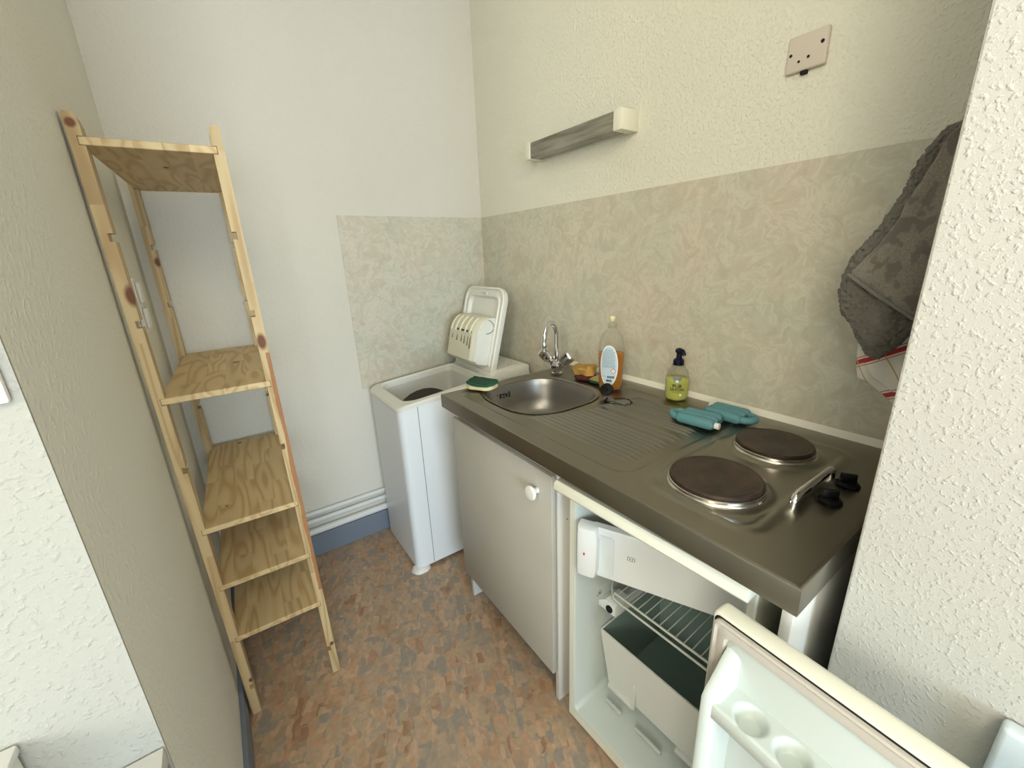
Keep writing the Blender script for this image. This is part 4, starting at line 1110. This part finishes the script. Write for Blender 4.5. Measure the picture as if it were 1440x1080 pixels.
# moulded liner with the side walls and the egg shelf
TB = DTK + .003; TF = .094; ZE = .690
bm = bmesh.new()
def sidewall(sA, sB_, flip):
    # profile in (t,z) of the side wall: slopes out from the top
    pr = [(TB - .002, .750), (TB + .010, .742), (TB + .034, .716), (TF - .006, .700), (TF, .690), (TF, .10), (TF - .006, .092), (TB - .002, .080)]
    a = [dp(sA, t, z) for t, z in pr]; b1 = [dp(sA + (.004 if sB_ > sA else -.004), t + .002, z) for t, z in pr]; c2 = [dp(sB_ - (.006 if sB_ > sA else -.006), t - .002, z) for t, z in pr]; d2 = [dp(sB_, t - .012, z) for t, z in pr]
    loft(bm, [a, b1, c2, d2])
sidewall(.030, .052, False); sidewall(DL - .030, DL - .052, True)
# back sheet
bm2 = bmesh.new(); loft(bm2, [dring2(.026, DL - .026, DZ0 + .026, DZ1 - .026, TB - .002, .02), dring2(.030, DL - .030, DZ0 + .030, DZ1 - .030, TB + .002, .02)])
join_bm(bm, bm2)
obj('door_liner', bm, MAT['liner'], door, autosm=40)
# egg shelf: height field with round wells
bm = bmesh.new()
WL = [.088 + .054 * k for k in range(6)]; wt_ = TB + .030
S0, S1, T0, T1 = .046, DL - .046, TB, TF - .006
ns, nt_ = 150, 34; G = []
for i in range(ns + 1):
    s = S0 + (S1 - S0) * i / ns; row = []
    for j in range(nt_ + 1):
        t = T0 + (T1 - T0) * j / nt_
        d = min(math.hypot(s - w_, t - wt_) for w_ in WL)
        z = ZE - .016 * (1 - sst(.013, .0235, d))
        row.append(bm.verts.new(dp(s, t, z)))
    G.append(row)
for i in range(ns):
    for j in range(nt_): bm.faces.new([G[i][j], G[i + 1][j], G[i + 1][j + 1], G[i][j + 1]])
lip = [[G[i][nt_] for i in range(ns + 1)]]
for (dt, dz) in ((.003, -.001), (.004, -.004), (.004, -.026), (.001, -.028), (-.045, -.028)):
    lip.append([bm.verts.new(dp(S0 + (S1 - S0) * i / ns, T1 + dt, ZE + dz)) for i in range(ns + 1)])
for a, b_ in zip(lip, lip[1:]):
    for i in range(ns): bm.faces.new([a[i], a[i + 1], b_[i + 1], b_[i]])
obj('egg_shelf', bm, MAT['liner'], door, autosm=60)
bm = bmesh.new()
for zs in (.40, .16):
    bm = bmesh.new()
    loft(bm, [[dp(.052, TB, zs), dp(.052, TF, zs), dp(.052, TF, zs + .05), dp(.052, TF - .004, zs + .05), dp(.052, TF - .004, zs + .006), dp(.052, TB, zs + .006)],
              [dp(DL - .052, TB, zs), dp(DL - .052, TF, zs), dp(DL - .052, TF, zs + .05), dp(DL - .052, TF - .004, zs + .05), dp(DL - .052, TF - .004, zs + .006), dp(DL - .052, TB, zs + .006)]])
    obj('bottle_shelf', bm, MAT['liner'], door, smooth=False)

fr.rotation_euler.z = .042
# ------------------------------------------------------------------ strip lamp on the kitchen wall
lp = thing('wall_lamp', 'boxy strip lamp with grey ribbed cover and ivory end caps above the splashback', 'lamp', (0, -.72, 1.70))
LY0, LY1 = -.952, -.478; Z0, Z1 = 1.666, 1.724
obj('mounting_plate', B(-.016, -.0003, LY0 + .006, LY1 - .006, Z0 + .004, Z1 - .004, r=.001), MAT['lampcap'], lp)
obj('cover', B(-.074, -.0165, LY0 + .030, LY1 - .024, Z0 + .002, Z1 - .002, r=.002), MAT['diffuser'], lp)
obj('end_cap', B(-.078, -.0005, LY0, LY0 + .0335, Z0, Z1, r=.003), MAT['lampcap'], lp)
obj('end_cap', B(-.078, -.0005, LY1 - .0275, LY1, Z0, Z1, r=.003), MAT['lampcap'], lp)
# old socket blanking plate, upper right
bp_ = thing('junction_plate', 'square pinkish beige cable outlet plate high on the wall, upper right', 'outlet plate', (0, -1.407, 1.718))
pm_ = obj('plate', B(-.013, -.0003, -1.446, -1.368, 1.683, 1.753, r=.004, seg=3), MAT['socket'], bp_)
bm = bmesh.new()
for (y, z, r_) in ((-1.376, 1.718, .0032), (-1.436, 1.726, .0038), (-1.394, 1.702, .0026), (-1.412, 1.706, .003)):
    bm = bmesh.new(); lathe(bm, (-.0128, y, z), [(r_, 0), (r_, -.0008)], 12, ax='x'); obj('screw_hole', bm, MAT['darkhole'], bp_)
bm = bmesh.new(); box(bm, -.011, -.001, -1.412, -1.398, 1.676, 1.684, r=.002); obj('cable_outlet', bm, MAT['darkhole'], bp_)
# socket on the left wall behind the shelving
ls = thing('wall_socket', 'white double wall socket on the left wall seen between the shelf posts', 'socket', (-W, -.35, 1.225))
sp_ = obj('plate', B(-W + .0003, -W + .010, -.402, -.322, 1.150, 1.300, r=.003), MAT['whiteplastic'], ls)
obj('socket_insert', B(-W + .010, -W + .018, -.392, -.332, 1.232, 1.288, r=.004), MAT['whiteplastic'], ls)
obj('socket_insert', B(-W + .010, -W + .018, -.392, -.332, 1.162, 1.218, r=.004), MAT['whiteplastic'], ls)
# switch plate at the left edge of the picture
lsw = thing('switch_plate', 'flat white plate on the bright roughcast wall at the far left', 'wall plate', (-1.40, YN - .004, 1.27))
obj('plate', B(-1.470, -1.3525, YN - .013, YN - .0043, 1.199, 1.335, r=.003), MAT['whiteplastic'], lsw)
bm = bmesh.new(); lathe(bm, (-1.3605, YN - .0132, 1.245), [(.0015, 0), (.0015, -.0005)], 10, ax='y'); obj('screw', bm, MAT['textgrey'], lsw)
# low white cabinet and box at the bottom left
t = thing('low_cabinet', 'low white cabinet against the roughcast wall at the bottom left', 'cabinet', (-1.68, -1.52, 0))
obj('carcass', B(-2.00, -1.353, -1.74, YN - .007, .06, .672, r=.002), MAT['furniture'], t)
obj('top_board', B(-2.01, -1.346, -1.76, YN - .006, .6725, .699, r=.002), MAT['furniture'], t)
obj('plinth', B(-1.99, -1.37, -1.72, YN - .02, .0005, .0595), MAT['cabside'], t, smooth=False)
for y0_ in (-1.515,): obj('door', B(-1.352, -1.3465, -1.735, YN - .012, .08, .665, r=.001), MAT['furniture'], t)
t = thing('storage_box', 'small whitish box on top of the low cabinet in the bottom left corner', 'box', (-1.56, -1.42, .70))
obj('box_body', B(-1.68, -1.456, -1.56, YN - .008, .6995, .795, r=.003), MAT['whiteplastic'], t)
obj('box_lid', B(-1.682, -1.4535, -1.562, YN - .006, .7955, .808, r=.003), MAT['furniture'], t)
# bluish white heater panel beyond the fridge door
t = thing('panel_heater', 'pale bluish white heater panel against the roughcast wall, bottom right corner', 'heater', (-.51, -2.3, .2))
obj('heater_body', B(-.500, XP - .002, -2.75, -1.946, .12, .758, r=.006, seg=3), MAT['bluewhite'], t)
bm = bmesh.new()
for k in range(24): box(bm, -.494, -.482, -2.72 + .03 * k, -2.708 + .03 * k, .7575, .7590)
obj('vent_slots', bm, MAT['darkhole'], t, smooth=False)
obj('heater_leg', B(-.498, -.478, -2.70, -2.66, .0005, .12), MAT['bluewhite'], t); obj('heater_leg', B(-.498, -.478, -2.07, -2.03, .0005, .12), MAT['bluewhite'], t)

# ------------------------------------------------------------------ towels hanging from a hook on the side of the roughcast wall
def interp(tab, z):
    tab = sorted(tab, key=lambda p: p[1])
    if z <= tab[0][1]: return tab[0][0]
    for (y0, z0), (y1, z1) in zip(tab, tab[1:]):
        if z <= z1: return y0 + (y1 - y0) * (z - z0) / max(1e-6, z1 - z0)
    return tab[-1][0]
def drape(L_, R_, ztop, zbot, x0, T, folds, seed, rows=90, cols=40, fuzz=.0, back=True):
    """L_ free edge (y,z), R_ wall-side edge; lens shaped bunch of cloth with vertical folds"""
    bm = bmesh.new(); G = []
    for i in range(rows + 1):
        z = ztop + (zbot - ztop) * i / rows
        yl, yr = interp(L_, z), interp(R_, z)
        if yl - yr < .002: yr = yl - .002
        ring = []
        n_ = cols
        for k in range(2 * n_):
            a = 2 * PI * k / (2 * n_)
            u = .5 - .5 * math.cos(a); y = yl + (yr - yl) * u
            bul = abs(math.sin(a)) ** .7 * math.copysign(1, math.sin(a))
            wdt = min(1, (yl - yr) / .06)
            fo = folds * math.sin(y * 95 + z * 22 + seed) + folds * .6 * math.sin(y * 51 - z * 31 + seed * 2)
            x = x0 - bul * T * wdt + fo * abs(bul)
            p = Vector((x, y, z))
            if fuzz:
                f_ = Vector((noise.noise(p * 170), noise.noise(p * 170 + Vector((9, 0, 0))), noise.noise(p * 170 + Vector((0, 9, 0)))))
                g_ = Vector((noise.noise(p * 420), noise.noise(p * 420 + Vector((9, 0, 0))), noise.noise(p * 420 + Vector((0, 9, 0)))))
                p = p + (f_ * fuzz + g_ * fuzz * .5)
            if p.y < YP + .002: p.y = YP + .002
            ring.append(p)
        G.append(ring)
    loft(bm, G)
    return bm
body = [(-1.740, 1.484), (-1.715, 1.4795), (-1.706, 1.473), (-1.700, 1.464), (-1.690, 1.443), (-1.682, 1.424), (-1.678, 1.4), (-1.666, 1.367), (-1.645, 1.326), (-1.624, 1.296), (-1.614, 1.257), (-1.613, 1.226), (-1.624, 1.195), (-1.642, 1.176), (-1.655, 1.152), (-1.674, 1.123), (-1.686, 1.114)]
bodyR = [(-1.7715, 1.484), (-1.7715, 1.20), (-1.726, 1.172), (-1.712, 1.145), (-1.700, 1.130), (-1.688, 1.114)]
tw = thing('bath_towel', 'fluffy dark grey towel bunched on a hook beside the roughcast wall', 'towel', (-.21, -1.75, 1.48))
obj('towel_body', drape(body, bodyR, 1.484, 1.114, -.215, .038, .006, 1.0, rows=150, cols=60, fuzz=.004), MAT['towel'], tw, autosm=None)
flapL = [(-1.735, 1.478), (-1.721, 1.456), (-1.714, 1.432), (-1.704, 1.403), (-1.692, 1.376), (-1.687, 1.352), (-1.669, 1.314), (-1.638, 1.268), (-1.640, 1.262), (-1.683, 1.230), (-1.735, 1.197), (-1.760, 1.185)]
flapR = [(-1.7715, 1.478), (-1.7715, 1.20), (-1.765, 1.185)]
fl = obj('folded_corner', drape(flapL, flapR, 1.478, 1.185, -.262, .010, .004, 2.2, rows=90, cols=40, fuzz=.0008), MAT['towel_flat'], tw, autosm=None, label='flatter printed grey fold with darker blotches')
bm = bmesh.new()
hem = [(-1.638, 1.2665), (-1.683, 1.2335), (-1.7315, 1.202), (-1.757, 1.190)]
tube(bm, [(-.2735, y, z) for y, z in hem], .0028, 8); obj('hem', bm, towel_mat('grey_hem', (.20, .185, .16), fuzz=.0006, fs=500), fl)
kL = [(-1.640, 1.20), (-1.637, 1.174), (-1.638, 1.142), (-1.640, 1.11), (-1.642, 1.088), (-1.649, 1.061), (-1.666, 1.054), (-1.690, 1.038), (-1.719, 1.015), (-1.727, 1.005)]
kR = [(-1.766, 1.20), (-1.766, 1.05), (-1.750, 1.02), (-1.735, 1.005)]
tt = thing('tea_towel', 'white tea towel with red stripes hanging below the grey towel', 'towel', (-.15, -1.75, 1.15))
obj('cloth', drape(kL, kR, 1.16, 1.005, -.150, .010, .005, .5, rows=70, cols=40), MAT['teatowel'], tt, autosm=None)
k2 = [(-1.655, 1.20), (-1.660, 1.128), (-1.660, 1.096), (-1.676, 1.072), (-1.712, 1.048), (-1.74, 1.04)]
k2R = [(-1.766, 1.20), (-1.762, 1.06), (-1.752, 1.04)]
obj('front_fold', drape(k2, k2R, 1.16, 1.04, -.170, .005, .003, 1.5, rows=60, cols=36), MAT['teatowel'], tt, autosm=None)
bm = bmesh.new(); lathe(bm, (-.215, YP + .0003, 1.470), [(.012, 0), (.012, .003), (.004, .004), (.004, .024), (.007, .026), (.007, .030), (.002, .031)], 16, ax='y')
tag(obj('towel_hook', bm, MAT['chrome']), 'small metal hook hidden in the top of the grey towel', 'hook')

# ------------------------------------------------------------------ camera
CAM = Vector((-1.16766, -1.91118, 1.32018))
Rm = ((0.81684861, -0.5756307, -0.03751864), (0.19966958, 0.22112268, 0.95458725), (0.54119351, 0.7872446, -0.29555969))
cd = bpy.data.cameras.new('camera'); cam = bpy.data.objects.new('camera', cd); COL.objects.link(cam)
m4 = Matrix.Identity(4)
for i in range(3):
    m4[i][0] = Rm[0][i]; m4[i][1] = Rm[1][i]; m4[i][2] = -Rm[2][i]; m4[i][3] = CAM[i]
cam.matrix_world = m4
cd.sensor_fit = 'HORIZONTAL'; cd.sensor_width = 36; cd.lens = 587.158 / 1440 * 36; cd.clip_start = .02
scene.camera = cam

# ------------------------------------------------------------------ light
def area(name, loc, target, sx, sy, power, col):
    l = bpy.data.lights.new(name, 'AREA'); l.shape = 'RECTANGLE'; l.size = sx; l.size_y = sy; l.energy = power; l.color = col
    o = bpy.data.objects.new(name, l); COL.objects.link(o); o.location = loc
    o.rotation_euler = (Vector(target) - Vector(loc)).to_track_quat('-Z', 'Y').to_euler(); return o
area('window_light', ((WX0 + WX1) / 2, WY + .04, 1.2), (-.9, -.2, .35), 1.6, 1.0, 118, (.67, .85, 1.0))
area('side_fill_light', (-3.5, -3.0, 1.9), (-.4, -1.5, 1.2), 1.3, 1.0, 66, (1.0, .95, .80))  # warm fill added to lift the kitchen wall; no window on this side
area('ceiling_bounce_fill', (-1.3, -2.5, 2.46), (-.7, -.9, 1.2), .9, .9, 27, (1.0, .91, .66))  # added warm fill in place of ceiling bounce; no lamp hangs here
w = bpy.data.worlds.new('world'); w.use_nodes = True; scene.world = w
bg = w.node_tree.nodes['Background']; sky = w.node_tree.nodes.new('ShaderNodeTexSky'); sky.sky_type = 'NISHITA'; sky.sun_elevation = math.radians(40); sky.sun_rotation = math.radians(40); sky.sun_disc = False
w.node_tree.links.new(sky.outputs[0], bg.inputs[0]); bg.inputs[1].default_value = .25
scene.view_settings.view_transform = 'Standard'
scene.view_settings.look = 'None'
scene.view_settings.exposure = 0.0
